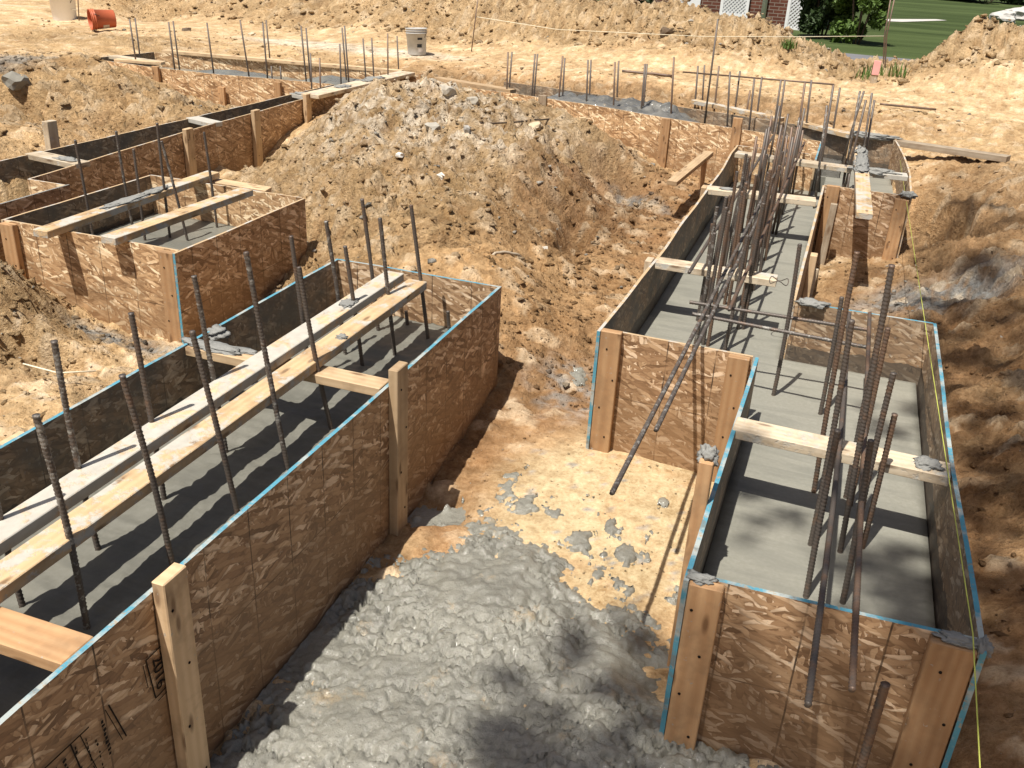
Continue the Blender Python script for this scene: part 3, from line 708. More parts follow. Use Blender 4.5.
# loose clods and stones lying on the soil: uncountable, one object
ICO_V = []; ICO_F = []
def _ico():
    bm = bmesh.new(); bmesh.ops.create_icosphere(bm, subdivisions=1, radius=1)
    v = np.array([x.co[:] for x in bm.verts]); f = np.array([[a.index for a in p.verts] for p in bm.faces]); bm.free(); return v, f
ICO_V, ICO_F = _ico()
def scatter(name, specs, mat, label, cat):
    """specs: list of (n, sampler, size range, colour gain, grey)"""
    PV = []; PF = []; PC = []; tot = 0
    for n, (x, y), (s0, s1), gain, grey in specs:
        keep = ~in_forms(x, y, -.02); x, y = x[keep], y[keep]; n = len(x)
        z = H(x, y); c = zone(x, y)
        s = .5*s0*(s1/s0)**(rng.random(n)**3.8)
        jit = np.clip(1+rng.normal(0, .42, (n, len(ICO_V), 1)), .35, 1.9)
        sc = s[:, None, None]*np.stack([rng.uniform(.7, 1.4, n), rng.uniform(.7, 1.3, n), rng.uniform(.4, .8, n)], -1)[:, None, :]
        a = rng.uniform(0, 6.28, n); ca, sa = np.cos(a), np.sin(a)
        V = ICO_V[None]*jit*sc
        V = np.stack([V[..., 0]*ca[:, None]-V[..., 1]*sa[:, None], V[..., 0]*sa[:, None]+V[..., 1]*ca[:, None], V[..., 2]], -1)
        V += np.stack([x, y, z+s*.05], -1)[:, None, :]
        F = ICO_F[None]+(tot+np.arange(n)*len(ICO_V))[:, None, None]
        col = c*gain*rng.uniform(.72, 1.02, (n, 1)); g = np.array((.44, .41, .345))
        gm = (rng.random(n) < grey)[:, None]; col = np.where(gm, g*rng.uniform(.6, 1.25, (n, 1)), col)
        PV.append(V.reshape(-1, 3)); PF.append(F.reshape(-1, 3)); PC.append(np.repeat(col, len(ICO_V), 0)); tot += n*len(ICO_V)
    V = np.concatenate(PV); F = np.concatenate(PF); Cc = np.concatenate(PC)
    me = D.meshes.new(name)
    me.vertices.add(len(V)); me.vertices.foreach_set('co', V.astype(np.float32).ravel())
    me.loops.add(F.size); me.loops.foreach_set('vertex_index', F.ravel().astype(np.int32))
    me.polygons.add(len(F)); me.polygons.foreach_set('loop_start', np.arange(0, F.size, 3, dtype=np.int32))
    me.update(calc_edges=True)
    at_ = me.color_attributes.new('zone', 'FLOAT_COLOR', 'POINT')
    at_.data.foreach_set('color', np.concatenate([Cc, np.full((len(Cc), 1), 1.)], -1).astype(np.float32).ravel())
    me.materials.append(mat)
    o = D.objects.new(name, me); COL.objects.link(o)
    return tag(o, label, cat, None, 'stuff')
def U(n, x0, x1, y0, y1): return rng.uniform(x0, x1, n), rng.uniform(y0, y1, n)
def Gs(n, cx, cy, sx, sy): return rng.normal(cx, sx, n), rng.normal(cy, sy, n)
scatter('soil_clods', [
    (0, U(5200, -4.6, -1.4, 4.0, 9.2), (.010, .06), 1.0, .03),
    (0, Gs(1500, -3.2, 6.9, .5, .8), (.008, .045), 1.1, .06),
    (0, Gs(900, -2.6, 5.6, .6, .7), (.010, .05), 1.1, .08),
    (0, U(3200, -1.6, -.8, 4.0, 9.0), (.008, .045), .95, .02),
    (0, U(3000, -4.4, -2.3, 1.2, 3.7), (.006, .04), 1.0, .05),
    (0, Gs(1400, -3.9, 3.2, .35, .3), (.01, .045), 1.0, .06),
    (0, U(3200, -9, -5.1, 4.4, 9), (.012, .07), 1.0, .02),
    (0, U(2600, .5, 2.4, 1.6, 9.5), (.006, .04), 1.0, .02),
    (0, U(700, -.1, .7, 4.5, 7.0), (.008, .035), .9, .08),
    (0, U(1500, -12, 1.2, 10.3, 12.2), (.012, .06), .95, .05),
    (0, U(700, -10, 3, 11.5, 14), (.01, .04), 1.05, .12),
    (0, U(5500, -13, 3.5, 13.8, 16), (.018, .11), 1.0, .03),
    (0, U(900, -1.36, -.2, 2.6, 4.2), (.003, .014), .95, .08),
], M['soil'], 'loose clods of sandy soil and small stones strewn over the dug ground', 'soil clods')

# ------------------------------------------------------------------ formwork
def cleat(root, x0, x1, y0, y1, z0, z1, mat='pine_o', tilt=0.):
    o = abox('cleat', x0, x1, y0, y1, z0, z1, M[mat], root, .003)
    if tilt: o.rotation_euler = tilt
    wx, wy = x1-x0, y1-y0
    for q in range(4):
        zz = z1-.05-(z1-z0)*(.05+.24*q)
        if wx > wy: c0 = (x0+wx*(.3+.4*(q % 2))+random.uniform(-.01, .01), y0-.0005, zz); nrm = (0, -1, 0)
        else: c0 = (x1+.0005, y0+wy*(.3+.4*(q % 2))+random.uniform(-.01, .01), zz); nrm = (1, 0, 0)
        nl = tube('nail', c0, tuple(np.array(c0)+np.array(nrm)*.0016), .0042, M['ink'], parent=o)
    return o
T_ = .014
# --- large left form
f = empty('formwork', (-1.83, 1.7, -.7), 'long strand board form with blue painted rim in the left foreground', 'concrete form', 'formwork boxes')
panel(f, [(LX1, LY0), (LX1, 1.25), (LX1+.006, 2.6), (LX1, LY1)], -.80, 0, (-1, 0), top='blue', e1='edge', mo='osb_shaded')
panel(f, [(LX0, LY0), (LX0, LY1)], -.66, 0, (1, 0), top='blue')
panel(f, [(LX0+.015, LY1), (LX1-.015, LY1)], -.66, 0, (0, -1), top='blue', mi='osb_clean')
panel(f, [(LX0+.015, LY0+.02), (LX1-.015, LY0+.02)], -.66, 0, (0, 1))
for y, zt, zb in ((1.478, .035, -.78), (2.765, .068, -.66)):
    cleat(f, LX1+.003, LX1+.041, y, y+.089, zb, zt, 'pine')
cleat(f, LX0-.041, LX0-.003, 1.9, 1.99, -.5, -.01, 'pine')
blob('mortar_lump', (LX0+.03, 2.93, -.01), (.05, .04, .02), M['mortar'], f, 3)
# --- square pier form
f = empty('formwork', (-3.55, 4.28, -.6), 'square strand board pier form with two boards across it, mid left', 'concrete form', 'formwork boxes')
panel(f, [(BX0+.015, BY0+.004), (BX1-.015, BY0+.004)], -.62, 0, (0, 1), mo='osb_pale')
panel(f, [(BX1, BY0-.038), (BX1, BY1)], -.62, .0, (-1, 0), e0='blue')
panel(f, [(BX0, BY0), (BX0, BY1)], -.62, 0, (1, 0))
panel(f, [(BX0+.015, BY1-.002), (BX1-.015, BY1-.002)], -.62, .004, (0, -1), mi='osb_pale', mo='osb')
cleat(f, BX1-.105, BX1-.016, BY0-.036, BY0+.001, -.6, -.004, 'pine_o')
cleat(f, BX0+.02, BX0+.11, BY0-.036, BY0+.001, -.6, -.006, 'pine_o')
# --- long narrow footing form with wide head, left
f = empty('formwork', (-4.9, 7, -.6), 'long narrow strand board trench form along the left, with a wider near end', 'concrete form', 'formwork boxes')
panel(f, [(-4.635, 4.43), (-4.72, 5.4), (-4.77, 6.1), (-4.85, 7.9), (-4.84, 9.95)], -.62, 0, (-1, .05), e0='edge')
panel(f, [(-5.16, 3.4), (-5.14, 4.7), (-5.09, 6.5), (-5.09, 8.3), (-5.08, 8.93)], -.62, 0, (1, 0))
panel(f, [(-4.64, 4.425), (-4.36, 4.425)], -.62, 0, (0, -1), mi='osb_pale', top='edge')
panel(f, [(-4.345, 3.4), (-4.345, 4.44)], -.62, 0, (-1, 0), top='mortar')
for (x, y, zt) in ((-4.775, 6.06, .03), (-4.815, 7.03, .03), (-4.848, 7.93, .05), (-4.842, 8.75, .03)):
    cleat(f, x+.012, x+.05, y, y+.089, -.6, zt, 'pine')
panel(f, [(-4.84, 9.97), (-4.58, 10.06)], -.5, .0, (0, 1), mo='osb')
cleat(f, -4.61, -4.57, 10.01, 10.05, -.5, .04, 'pine_o')
# --- far left cross footing form
f = empty('formwork', (-6.6, 9.3, -.6), 'pale sunlit strand board form running across the far left', 'concrete form', 'formwork boxes')
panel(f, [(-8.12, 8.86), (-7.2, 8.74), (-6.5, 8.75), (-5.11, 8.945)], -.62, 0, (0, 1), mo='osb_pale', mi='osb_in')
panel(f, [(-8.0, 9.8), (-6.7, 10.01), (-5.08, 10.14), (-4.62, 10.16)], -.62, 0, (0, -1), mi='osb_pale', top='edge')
panel(f, [(-8.12, 8.86), (-8.0, 9.8)], -.62, 0, (1, 0))
for x, y, zt in ((-7.15, 8.70, .02), (-6.35, 8.725, -.12), (-5.72, 8.82, -.02)):
    cleat(f, x, x+.08, y-.005, y+.03, -.5, zt, 'pine_o')
# --- far slanting footing form
f = empty('formwork', (-2.0, 9.5, -.6), 'slanting strand board form at the back heaped with grey concrete', 'concrete form', 'formwork boxes')
EI = (.25, .97)
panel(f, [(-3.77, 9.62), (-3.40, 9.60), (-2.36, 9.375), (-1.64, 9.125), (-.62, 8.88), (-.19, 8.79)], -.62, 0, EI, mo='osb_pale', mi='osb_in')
panel(f, [(-3.7, 10.33), (-3.25, 10.30), (-.42, 9.57), (.05, 9.32)], -.62, .0, (-.25, -.97), mi='osb_in')
for (x, y, zt, m) in ((-3.02, 9.50, .03, 'grey_w'), (-1.66, 9.11, -.0, 'pine_o'), (-.98, 8.95, .10, 'pine_o')):
    cleat(f, x, x+.085, y-.028, y+.008, -.6, zt, m)
# --- long middle right form
f = empty('formwork', (-.45, 5.9, -.6), 'long strand board trench form right of centre, packed with rebar', 'concrete form', 'formwork boxes')
panel(f, [(FX0+.003, FY0-.038), (-.815, 4.78), (-.815, 6.35), (-.836, FY1)], -.62, 0, (1, 0), e0='blue', top='edge', warp=.007)
panel(f, [(FX0+.018, FY0+.004), (NX0-.004, FY0-.012)], -.62, -.004, (0, 1), mo='osb', mi='osb_in')
panel(f, [(FX1, NY1+.012), (FX1+.004, GY0)], -.62, -.002, (-1, 0), mi='osb_in', warp=.002)
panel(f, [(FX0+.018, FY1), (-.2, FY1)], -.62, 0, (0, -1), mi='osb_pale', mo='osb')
cleat(f, FX0+.019, FX0+.108, FY0-.036, FY0+.001, -.58, .004, 'pine_o')
cleat(f, NX0-.10, NX0-.012, FY0-.050, FY0-.013, -.6, -.004, 'pine_o')
cleat(f, FX0-.04, FX0-.002, 4.78, 4.86, -.5, -.03, 'pine_w')
cleat(f, FX0-.042, FX0-.004, 6.62, 6.71, -.5, -.03, 'pine')
cleat(f, FX1+.016, FX1+.055, 5.4, 5.47, -.52, -.05, 'pine')
# --- nearest right form
f = empty('formwork', (.19, 3.2, -.6), 'nearest right strand board form with bright blue rim, holding smooth grey concrete', 'concrete form', 'formwork boxes')
panel(f, [(NX0, NY0-.04), (NX0+.002, 2.9), (NX0+.006, FY0-.015)], -.625, 0, (1, 0), e0='blue', top='blue', warp=.003)
panel(f, [(NX0+.015, NY0-.006), (NX1-.015, NY0+.012)], -.68, -.002, (0, 1), top='blue')
panel(f, [(NX1, NY0-.03), (NX1-.006, 2.55), (NX1-.012, 3.05), (NX1-.002, 4.43)], -.68, 0, (-1, 0), e0='blue', top='blue', mi='osb_band')
panel(f, [(FX1+.002, NY1), (NX1-.016, NY1)], -.66, 0, (0, -1), top='blue', mi='osb_band')
cleat(f, NX0+.016, NX0+.105, NY0-.044, NY0-.008, -.605, -.004, 'pine_o')
cleat(f, NX1-.125, NX1-.017, NY0-.028, NY0+.008, -.66, -.008, 'pine_o')
blob('mortar_lump', (NX0+.04, NY0-.012, -.002), (.035, .024, .009), M['mortar'], f, 5)
blob('mortar_lump', (NX1-.06, NY0+.0, -.002), (.05, .02, .009), M['mortar'], f, 6)
blob('mortar_lump', (NX1-.004, NY0-.0, -.01), (.018, .03, .022), M['mortar'], f, 16)
blob('mortar_lump', (.01, NY1-.01, .005), (.07, .03, .018), M['mortar'], f, 7)
# --- far right pier form
f = empty('formwork', (.2, 8, -.6), 'reddish strand board form jutting right at the back, a plank lying over its front', 'concrete form', 'formwork boxes')
panel(f, [(GX0-.002, GY0), (GX1, GY0-.02)], -.66, 0, (0, 1), top='edge')
panel(f, [(GX1+.008, GY0-.03), (.53, 7.8), (.50, 8.6), (.44, GY1)], -.62, 0, (-1, 0), mi='osb')
panel(f, [(.06, GY1), (.43, GY1-.01)], -.62, 0, (0, -1), mi='osb_in', top='mortar')
panel(f, [(-.19, 7.95), (-.19, 8.78)], -.62, 0, (1, 0), top='blue', mi='osb_in')
cleat(f, GX0+.02, GX0+.11, GY0-.045, GY0-.008, -.6, 0.01, 'pine_o')
cleat(f, GX1-.10, GX1-.01, GY0-.064, GY0-.025, -.5, -.02, 'pine_o')
blob('mortar_lump', (GX1-.02, GY0+.0, .005), (.05, .05, .02), M['mortar'], f, 8)
blob('mortar_lump', (.25, GY1-.01, .01), (.2, .05, .025), M['mortar'], f, 9)

# --- mill stamps inked on the near face of the left form
SX = LX1+.0042
leftform = [o for o in D.objects if o.name == 'formwork'][0]
def stamp_bar(y0, z0, y1, z1, w):
    d = np.array([y1-y0, z1-z0]); L = np.hypot(*d); d /= L; nn = np.array([-d[1], d[0]])*w/2
    return [(SX, y0+nn[0], z0+nn[1]), (SX, y0-nn[0], z0-nn[1]), (SX, y1-nn[0], z1-nn[1]), (SX, y1+nn[0], z1+nn[1])]
def stamp(name, bars):
    V = []; F = []
    for b in bars:
        i = len(V); V += stamp_bar(*b); F.append((i, i+1, i+2, i+3))
    V2 = V+[(v[0]+.0006, v[1], v[2]) for v in V]; n = len(V)
    F2 = [tuple(reversed(q)) for q in F]+[tuple(i+n for i in q) for q in F]
    return mesh_obj(name, V2, F2, M['ink'], leftform, V[0])
def text_mesh(name, s, size, mw, mat, parent):
    cu = D.curves.new(name, 'FONT'); cu.body = s; cu.size = size; cu.align_x = 'CENTER'; cu.align_y = 'CENTER'; cu.extrude = .0004
    tmp = D.objects.new('tmp', cu); COL.objects.link(tmp)
    me = D.meshes.new_from_object(tmp.evaluated_get(bpy.context.evaluated_depsgraph_get())) if False else None
    dg = bpy.context.evaluated_depsgraph_get(); dg.update(); me = D.meshes.new_from_object(tmp.evaluated_get(dg))
    D.objects.remove(tmp); D.curves.remove(cu)
    me.name = name; me.transform(mw); me.materials.clear(); me.materials.append(mat)
    o = D.objects.new(name, me); COL.objects.link(o); o['_w'] = [0, 0, 0]
    o.parent = parent; o.location = tuple(-np.array(parent['_w']))
    return o
# text on the +x face, reading downwards: text x -> -z, text y -> +y
def tmw(y, z):
    return Matrix(((0, 0, 1, SX+.0006), (0, 1, 0, y), (-1, 0, 0, z), (0, 0, 0, 1)))
text_mesh('printed_year', '2016', .052, tmw(1.462, -.236), M['ink'], leftform)
stamp('stamp_frame', [(1.424, -.168, 1.438, -.303, .004), (1.412, -.175, 1.418, -.25, .002), (1.424, -.168, 1.56, -.166, .0035), (1.438, -.303, 1.56, -.30, .0035), (1.445, -.318, 1.56, -.317, .0025),
                      (1.497, -.188, 1.497, -.21, .012), (1.515, -.19, 1.515, -.205, .01), (1.50, -.262, 1.512, -.262, .010)])
bars = [(1.09, -.194, 1.222, -.198, .004), (1.165, -.198, 1.19, -.36, .004), (1.195, -.20, 1.222, -.33, .0025), (1.288, -.19, 1.325, -.325, .004), (1.276, -.195, 1.312, -.325, .002), (1.04, -.195, 1.09, -.194, .004)]
for k in range(9):   # rows of worn, unreadable print
    for (y, z, w) in ((1.176, -.215, .006), (1.208, -.22, .004), (1.262, -.215, .009), (1.14, -.22, .010), (1.115, -.22, .010), (1.235, -.25, .005)):
        if rng.random() < .78: bars.append((y+.003*k*.3, z-k*.0135, y+.003*k*.3+rng.uniform(-.003, .003), z-k*.0135-rng.uniform(.005, .009), w*rng.uniform(.6, 1.2)))
stamp('stamp_lettering', bars)

# ------------------------------------------------------------------ poured concrete
def footing(name, label, rects, zc, mat, amp=.004, cell=.03, zf=None, test=None, spd=1.):
    x0 = min(r[0] for r in rects); x1 = max(r[1] for r in rects); y0 = min(r[2] for r in rects); y1 = max(r[3] for r in rects)
    bx = sorted(set([r[0] for r in rects]+[r[1] for r in rects])); by = sorted(set([r[2] for r in rects]+[r[3] for r in rects]))
    xs = np.unique(np.round(np.concatenate([np.linspace(a, b, max(2, int((b-a)/cell)+1)) for a, b in zip(bx[:-1], bx[1:])]), 4))
    ys = np.unique(np.round(np.concatenate([np.linspace(a, b, max(2, int((b-a)/cell)+1)) for a, b in zip(by[:-1], by[1:])]), 4))
    X, Y = np.meshgrid(xs, ys); cx = (xs[:-1]+xs[1:])/2; cy = (ys[:-1]+ys[1:])/2
    CX, CY = np.meshgrid(cx, cy); keep = np.zeros(CX.shape, bool)
    for r in rects: keep |= (CX > r[0]) & (CX < r[1]) & (CY > r[2]) & (CY < r[3])
    if test is not None: keep &= test(CX, CY)
    Z = (zc if zf is None else zf(X, Y))+amp*(fbm(X*2.2*spd, Y*2.2*spd, 3, 300)*1.2+fbm(X*12*spd, Y*12*spd, 3, 310, .6)*.6)
    i = np.arange(X.size).reshape(X.shape)
    Fq = np.stack([i[:-1, :-1], i[:-1, 1:], i[1:, 1:], i[1:, :-1]], -1)[keep]
    used = np.unique(Fq); remap = -np.ones(X.size, int); remap[used] = np.arange(len(used))
    V = np.stack([X, Y, Z], -1).reshape(-1, 3)[used]; Fq = remap[Fq]
    c = V.mean(0); c[2] = -.62
    me = D.meshes.new(name); me.from_pydata([tuple(v) for v in V-c], [], [tuple(q) for q in Fq.tolist()])
    bm = bmesh.new(); bm.from_mesh(me)
    be = [e for e in bm.edges if e.is_boundary]
    r = bmesh.ops.extrude_edge_only(bm, edges=be)
    for g in r['geom']:
        if isinstance(g, bmesh.types.BMVert): g.co.z = 0.
    for fc in bm.faces: fc.smooth = abs(fc.normal.z) > .2
    bm.to_mesh(me); bm.free(); me.materials.append(mat)
    o = D.objects.new(name, me); COL.objects.link(o); o.location = tuple(c)
    return tag(o, label, 'concrete footing', 'poured footings')
e = .016
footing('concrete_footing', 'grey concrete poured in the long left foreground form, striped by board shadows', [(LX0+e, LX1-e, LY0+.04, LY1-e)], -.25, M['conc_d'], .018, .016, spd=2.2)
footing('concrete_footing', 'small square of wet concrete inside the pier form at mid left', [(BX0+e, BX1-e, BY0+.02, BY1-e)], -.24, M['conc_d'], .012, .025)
def c_in(x, y): return ((y > 4.42) & (x < np.interp(y, [4.4, 5.4, 6.1, 7.9, 10], [-4.652, -4.738, -4.79, -4.868, -4.86])) | (y <= 4.42) & (x < -4.36)) & (x > np.interp(y, [3.4, 4.7, 6.5, 8.3], [-5.142, -5.122, -5.072, -5.072]))
footing('concrete_footing', 'strip of concrete deep in the narrow left trench form', [(-5.16, -4.3, 3.45, 8.9)], -.27, M['rough'], .012, .03, test=c_in)
footing('concrete_footing', 'lumpy grey concrete inside the far left cross form', [(-8.1, -4.88, 8.76, 10.1)], -.20, M['rough'], .03, .04,
        test=lambda x, y: (y > np.interp(x, [-8.12, -7.2, -6.5, -5.1, -4.8], [8.885, 8.765, 8.775, 8.97, 8.97])) & (y < np.interp(x, [-8, -6.7, -5.08, -4.6], [9.77, 9.98, 10.11, 10.13])),
        zf=lambda x, y: -.16+.10*ell(x, y, -6.5, 9.3, .6, .3)+.12*ell(x, y, -5.2, 9.6, .6, .35))
def e_z(x, y):
    t = sst(-3.3, -2.9, x)*(1-sst(-1.7, -1.05, x)); mid = sst(-.1, .22, y-np.interp(x, [-3.4, -.62], [9.6, 8.88]))
    return -.24+t*(.17+.06*mid)+.04*fbm(x*6, y*6, 4, 400, .6)*(t+.4)+.06*(worley(x*7+.3*fbm(x*9,y*9,3,3), y*7, 410)[1]-.55)*t
footing('concrete_footing', 'heaped lumpy dark grey concrete filling the slanting back form', [(-3.6, .02, 8.8, 10.32)], -.2, M['heap'], .012, .025,
        test=lambda x, y: (y > np.interp(x, [-3.77, -3.4, -2.36, -1.64, -.62, 0], [9.64, 9.625, 9.4, 9.15, 8.905, 8.79])) & (y < np.interp(x, [-3.25, -.42, .05], [10.27, 9.545, 9.28])), zf=e_z)
footing('concrete_footing', 'smooth pale grey concrete filling the stepped right hand forms around the rebar', [(NX0+e, NX1-e*1.6, NY0+e, NY1-e*.2), (-.819, -.09, FY0+e, 8.15), (-.09, -.07, NY1-e*.2, NY1-e*.1), (-.09, .50, 7.065, 8.78), (-.17, .46, 8.78, 9.30)], -.3, M['conc'], .003, .03,
        test=lambda x, y: ~((x > -.095) & (x < .6) & (y > NY1-.003) & (y < 7.06)))

# wet concrete slopped on the trench floor
def make_spill():
    xs = np.arange(-1.375, .62, .0085); ys = np.arange(.4, 4.5, .0085)
    X, Y = np.meshgrid(xs, ys)
    w = fbm(X*2.3, Y*2.3, 5, 500, .6); w2 = fbm(X*9, Y*9, 4, 520, .65); w3 = fbm(X*26, Y*26, 4, 540, .7)
    edge = np.interp(X, [-1.38, -1.25, -1.03, -.78, -.57, -.29, -.1, .6], [2.75, 2.85, 3.08, 3.0, 2.80, 2.76, 2.7, 2.2])
    m = edge-Y+.30*w+.16*w2
    th = .055*sst(-.02, .55, m)+.014*np.clip(m, -.5, 0)*6
    lump = 0
    for bx, by, br, bh in ((-.569, 3.08, .05, .02), (-.66, 2.98, .06, .022), (-.48, 2.95, .05, .02), (-.95, 3.12, .07, .02), (-.42, 3.35, .025, .012), (-1.073, 4.3, .06, .012)):
        r = np.hypot(X-bx, (Y-by)*.8)/br+1.2*w2+1.0*w3
        lump = np.maximum(lump, (bh+.03)*sst(1.1, .55, r))
    spl = fbm(X*8, Y*8, 5, 600, .68)+.45*(sst(-1.1, .1, m)-1)
    lump = np.maximum(lump, .040*sst(.10, .2, spl)*ell(X, Y, -.6, 3.1, .75, .9))
    # big soft heaps and a hollow trodden into it
    heap = .05*ell(X, Y, -.75, 2.1, .55, .75, .3, .8)+.035*ell(X, Y, -.35, 1.7, .35, .4, 0, .8)-.045*ell(X, Y, -.58, 2.0, .13, .3, -.3, .7)-.03*ell(X, Y, -.25, 2.35, .12, .2, .4, .8)
    wx = X+.014*w3+.02*w2; wy = Y+.014*fbm(X*26+9, Y*26, 4, 545, .7)
    d2, r2 = worley(wx*17, wy*17, 550); d3, r3 = worley(wx*38, wy*38, 560); d4, r4 = worley(wx*75, wy*75, 562)
    rough = sst(-.35, .25, fbm(X*2.1+7, Y*2.1, 4, 570))
    w5 = fbm(X*60, Y*60, 3, 546, .7)
    fine = .014*w2+.0075*w3*(.12+rough)+.0036*w5*(.1+rough)+.004*fbm(X*120, Y*120, 2, 547)*rough+(.010*(r2-.45)*sst(.62, .3, d2)+.006*(r3-.42)*sst(.5, .4, d3))*rough
    crack = fbm(X*4+3, Y*4, 5, 580, .62); fine = fine-.030*sst(.04, .0, np.abs(crack))*sst(.35, .7, rough)
    pits = fbm(X*17, Y*17, 4, 590, .65); fine = fine-.028*sst(-.14, -.26, pits)*(.1+.9*rough)
    pits2 = fbm(X*34+w2*2, Y*34, 4, 595, .7); fine = fine-.016*sst(-.10, -.2, pits2)*sst(.2, .7, rough)
    on = sst(-.05, .2, m)
    Z = base_h(X, Y)-.03+np.maximum(th+heap*on+fine*on, lump+.012*w3*(lump > .005))
    keepv = (m > -.22) | (lump > .001)
    i = np.arange(X.size).reshape(X.shape)
    Fq = np.stack([i[:-1, :-1], i[:-1, 1:], i[1:, 1:], i[1:, :-1]], -1).reshape(-1, 4)
    k = keepv.ravel()[Fq].all(1)
    cx = X.ravel()[Fq].mean(1); cy = Y.ravel()[Fq].mean(1); k &= ~((cx > NX0-.0) & (cy > NY0-.006)) & ~((cy > FY0) & (cx > FX0))
    Fq = Fq[k]
    me = D.meshes.new('concrete_spill'); V = np.stack([X, Y, Z], -1).reshape(-1, 3)
    used = np.unique(Fq); rm = -np.ones(len(V), int); rm[used] = np.arange(len(used)); V = V[used]; Fq = rm[Fq]
    o0 = np.array([-.75, 1.8, -.65])
    me.from_pydata([tuple(v) for v in V-o0], [], [tuple(q) for q in Fq.tolist()])
    me.polygons.foreach_set('use_smooth', np.ones(len(Fq), bool)); me.materials.append(M['rough'])
    o = D.objects.new('concrete_spill', me); COL.objects.link(o); o.location = tuple(o0)
    tag(o, 'lumpy wet grey concrete slopped over the ground between the two near forms', 'concrete spill', None, 'stuff')
make_spill()

# ------------------------------------------------------------------ boards and planks lying on the forms
def board(label, p0, p1, w, t, mat, cat='board', name='board', group=None, lumps=()):
    o = beam(name, p0, p1, w, t, M[mat]); tag(o, label, cat, group)
    p0 = np.array(p0); p1 = np.array(p1)
    for k, (f, r, s) in enumerate(lumps):
        c = p0+(p1-p0)*f; blob('mortar_lump', tuple(c+np.array([s, 0, .002])), r, M['mortar'], o, k+int(abs(p0[0])*13))
    return o
gL = 'long boards laid along the left form'
board('long pine board on the left form, the one beside the far wall, more cement covered', (-1.868, -.4, .04), (-1.862, 3.80, .045), .092, .038, 'pine_m', group=gL,
      lumps=((.89, (.03, .05, .005), .01),))
board('long clean pine board on the left form, the one nearer the blue rimmed wall', (-1.722, -.4, .039), (-1.722, 3.75, .043), .092, .038, 'pine_f', group=gL,
      lumps=((.82, (.022, .02, .009), .02),))
gS = 'spreader boards across the forms'
board('orange pine spreader board near the bottom left corner of the left form', (-2.24, 1.25, 0), (-1.404, 1.252, -.001), .10, .036, 'pine_o', 'spreader board', 'spreader_board', gS)
board('pinkish pine spreader beside the taller stake of the left form', (-2.24, 2.785, 0), (-1.404, 2.782, -.001), .09, .036, 'pine', 'spreader board', 'spreader_board', gS, ((.14, (.14, .04, .012), 0),))
board('plain pine spreader inside the near right form, cement blob at its right end', (-.172, 3.02, .004), (.528, 2.99, .002), .105, .036, 'pine_w', 'spreader board', 'spreader_board', gS, ((.90, (.045, .035, .016), 0),))
board('pale spreader across the long middle form, with a wire ring at its right end', (-.80, 4.728, .004), (-.185, 4.735, .002), .105, .036, 'pine_w', 'spreader board', 'spreader_board', gS)
board('short pale spreader across the long middle form, partly hidden by rebar', (-.822, 6.50, .004), (-.10, 6.56, .002), .125, .036, 'pine_w', 'spreader board', 'spreader_board', gS, ((.2, (.05, .03, .01), 0),))
board('pale spreader behind the rebar bundle at the back of the middle form', (-.80, 7.86, .004), (.10, 7.80, .002), .12, .036, 'pine_w', 'spreader board', 'spreader_board', gS)
board('cement caked spreader at the right of the far jutting form', (.14, 7.74, .0), (.505, 7.76, .002), .13, .036, 'pine_ss', 'spreader board', 'spreader_board', gS, ((.35, (.15, .06, .022), 0),))
board('pale spreader at the near end of the narrow left trench form', (-5.14, 4.97, .006), (-4.66, 4.90, .006), .12, .036, 'pine_w', 'spreader board', 'spreader_board', gS, ((.7, (.08, .04, .01), 0),))
board('cement covered spreader midway along the narrow left trench form', (-5.09, 6.62, .006), (-4.79, 6.53, .006), .12, .036, 'pine_ss', 'spreader board', 'spreader_board', gS)
board('grey cement covered spreader at the far end of the narrow left trench form', (-5.09, 8.2, .006), (-4.86, 8.13, .006), .13, .036, 'pine_ss', 'spreader board', 'spreader_board', gS, ((.5, (.1, .05, .012), 0),))
gB = 'boards laid over the square pier form'
board('cement splashed board over the pier form, the left one, overhanging its front', (-3.70, 3.54, .042), (-3.735, 5.02, .042), .092, .038, 'pine_s', group=gB, lumps=((.45, (.04, .20, .008), 0), (.62, (.035, .10, .012), .0)))
board('clean board over the pier form, the right one of the pair', (-3.345, 3.61, .042), (-3.315, 4.76, .042), .092, .038, 'pine_s', group=gB)
board('short pine board on the dirt behind the square pier form', (-3.80, 4.98, -.0), (-3.36, 5.06, -.03), .10, .036, 'pine')
board('long pale plank along the top of the narrow left trench form', (-4.80, 8.0, .045), (-4.755, 10.03, .045), .19, .036, 'pine_w', 'plank', 'plank', None, ((.62, (.08, .2, .012), -.02), (.3, (.06, .1, .01), 0)))
board('pale plank crossing the far left form, beside its left end', (-8.02, 9.12, .02), (-7.30, 9.05, .02), .12, .036, 'pine_w', 'plank', 'plank')
board('short plank lying on the front rim of the far left form', (-7.75, 8.86, .03), (-7.22, 8.98, .03), .10, .03, 'pine', 'plank', 'plank')
board('long straight pine plank edging the back of the far left form', (-7.9, 9.86, .03), (-4.9, 10.20, .03), .10, .036, 'pine', 'plank', 'plank')
board('pale pine plank bridging the gap at the left end of the slanting form', (-4.36, 9.96, .03), (-3.36, 9.66, .03), .11, .04, 'pine', 'plank', 'plank')
board('cement smeared plank along the back rim of the slanting form', (-1.53, 10.06, .06), (-.60, 9.68, .03), .10, .04, 'pine_s', 'plank', 'plank')
board('short cement smeared plank behind the rebar bundle on the slanting form', (-.44, 9.60, .03), (.06, 9.26, .02), .10, .04, 'pine_s', 'plank', 'plank')
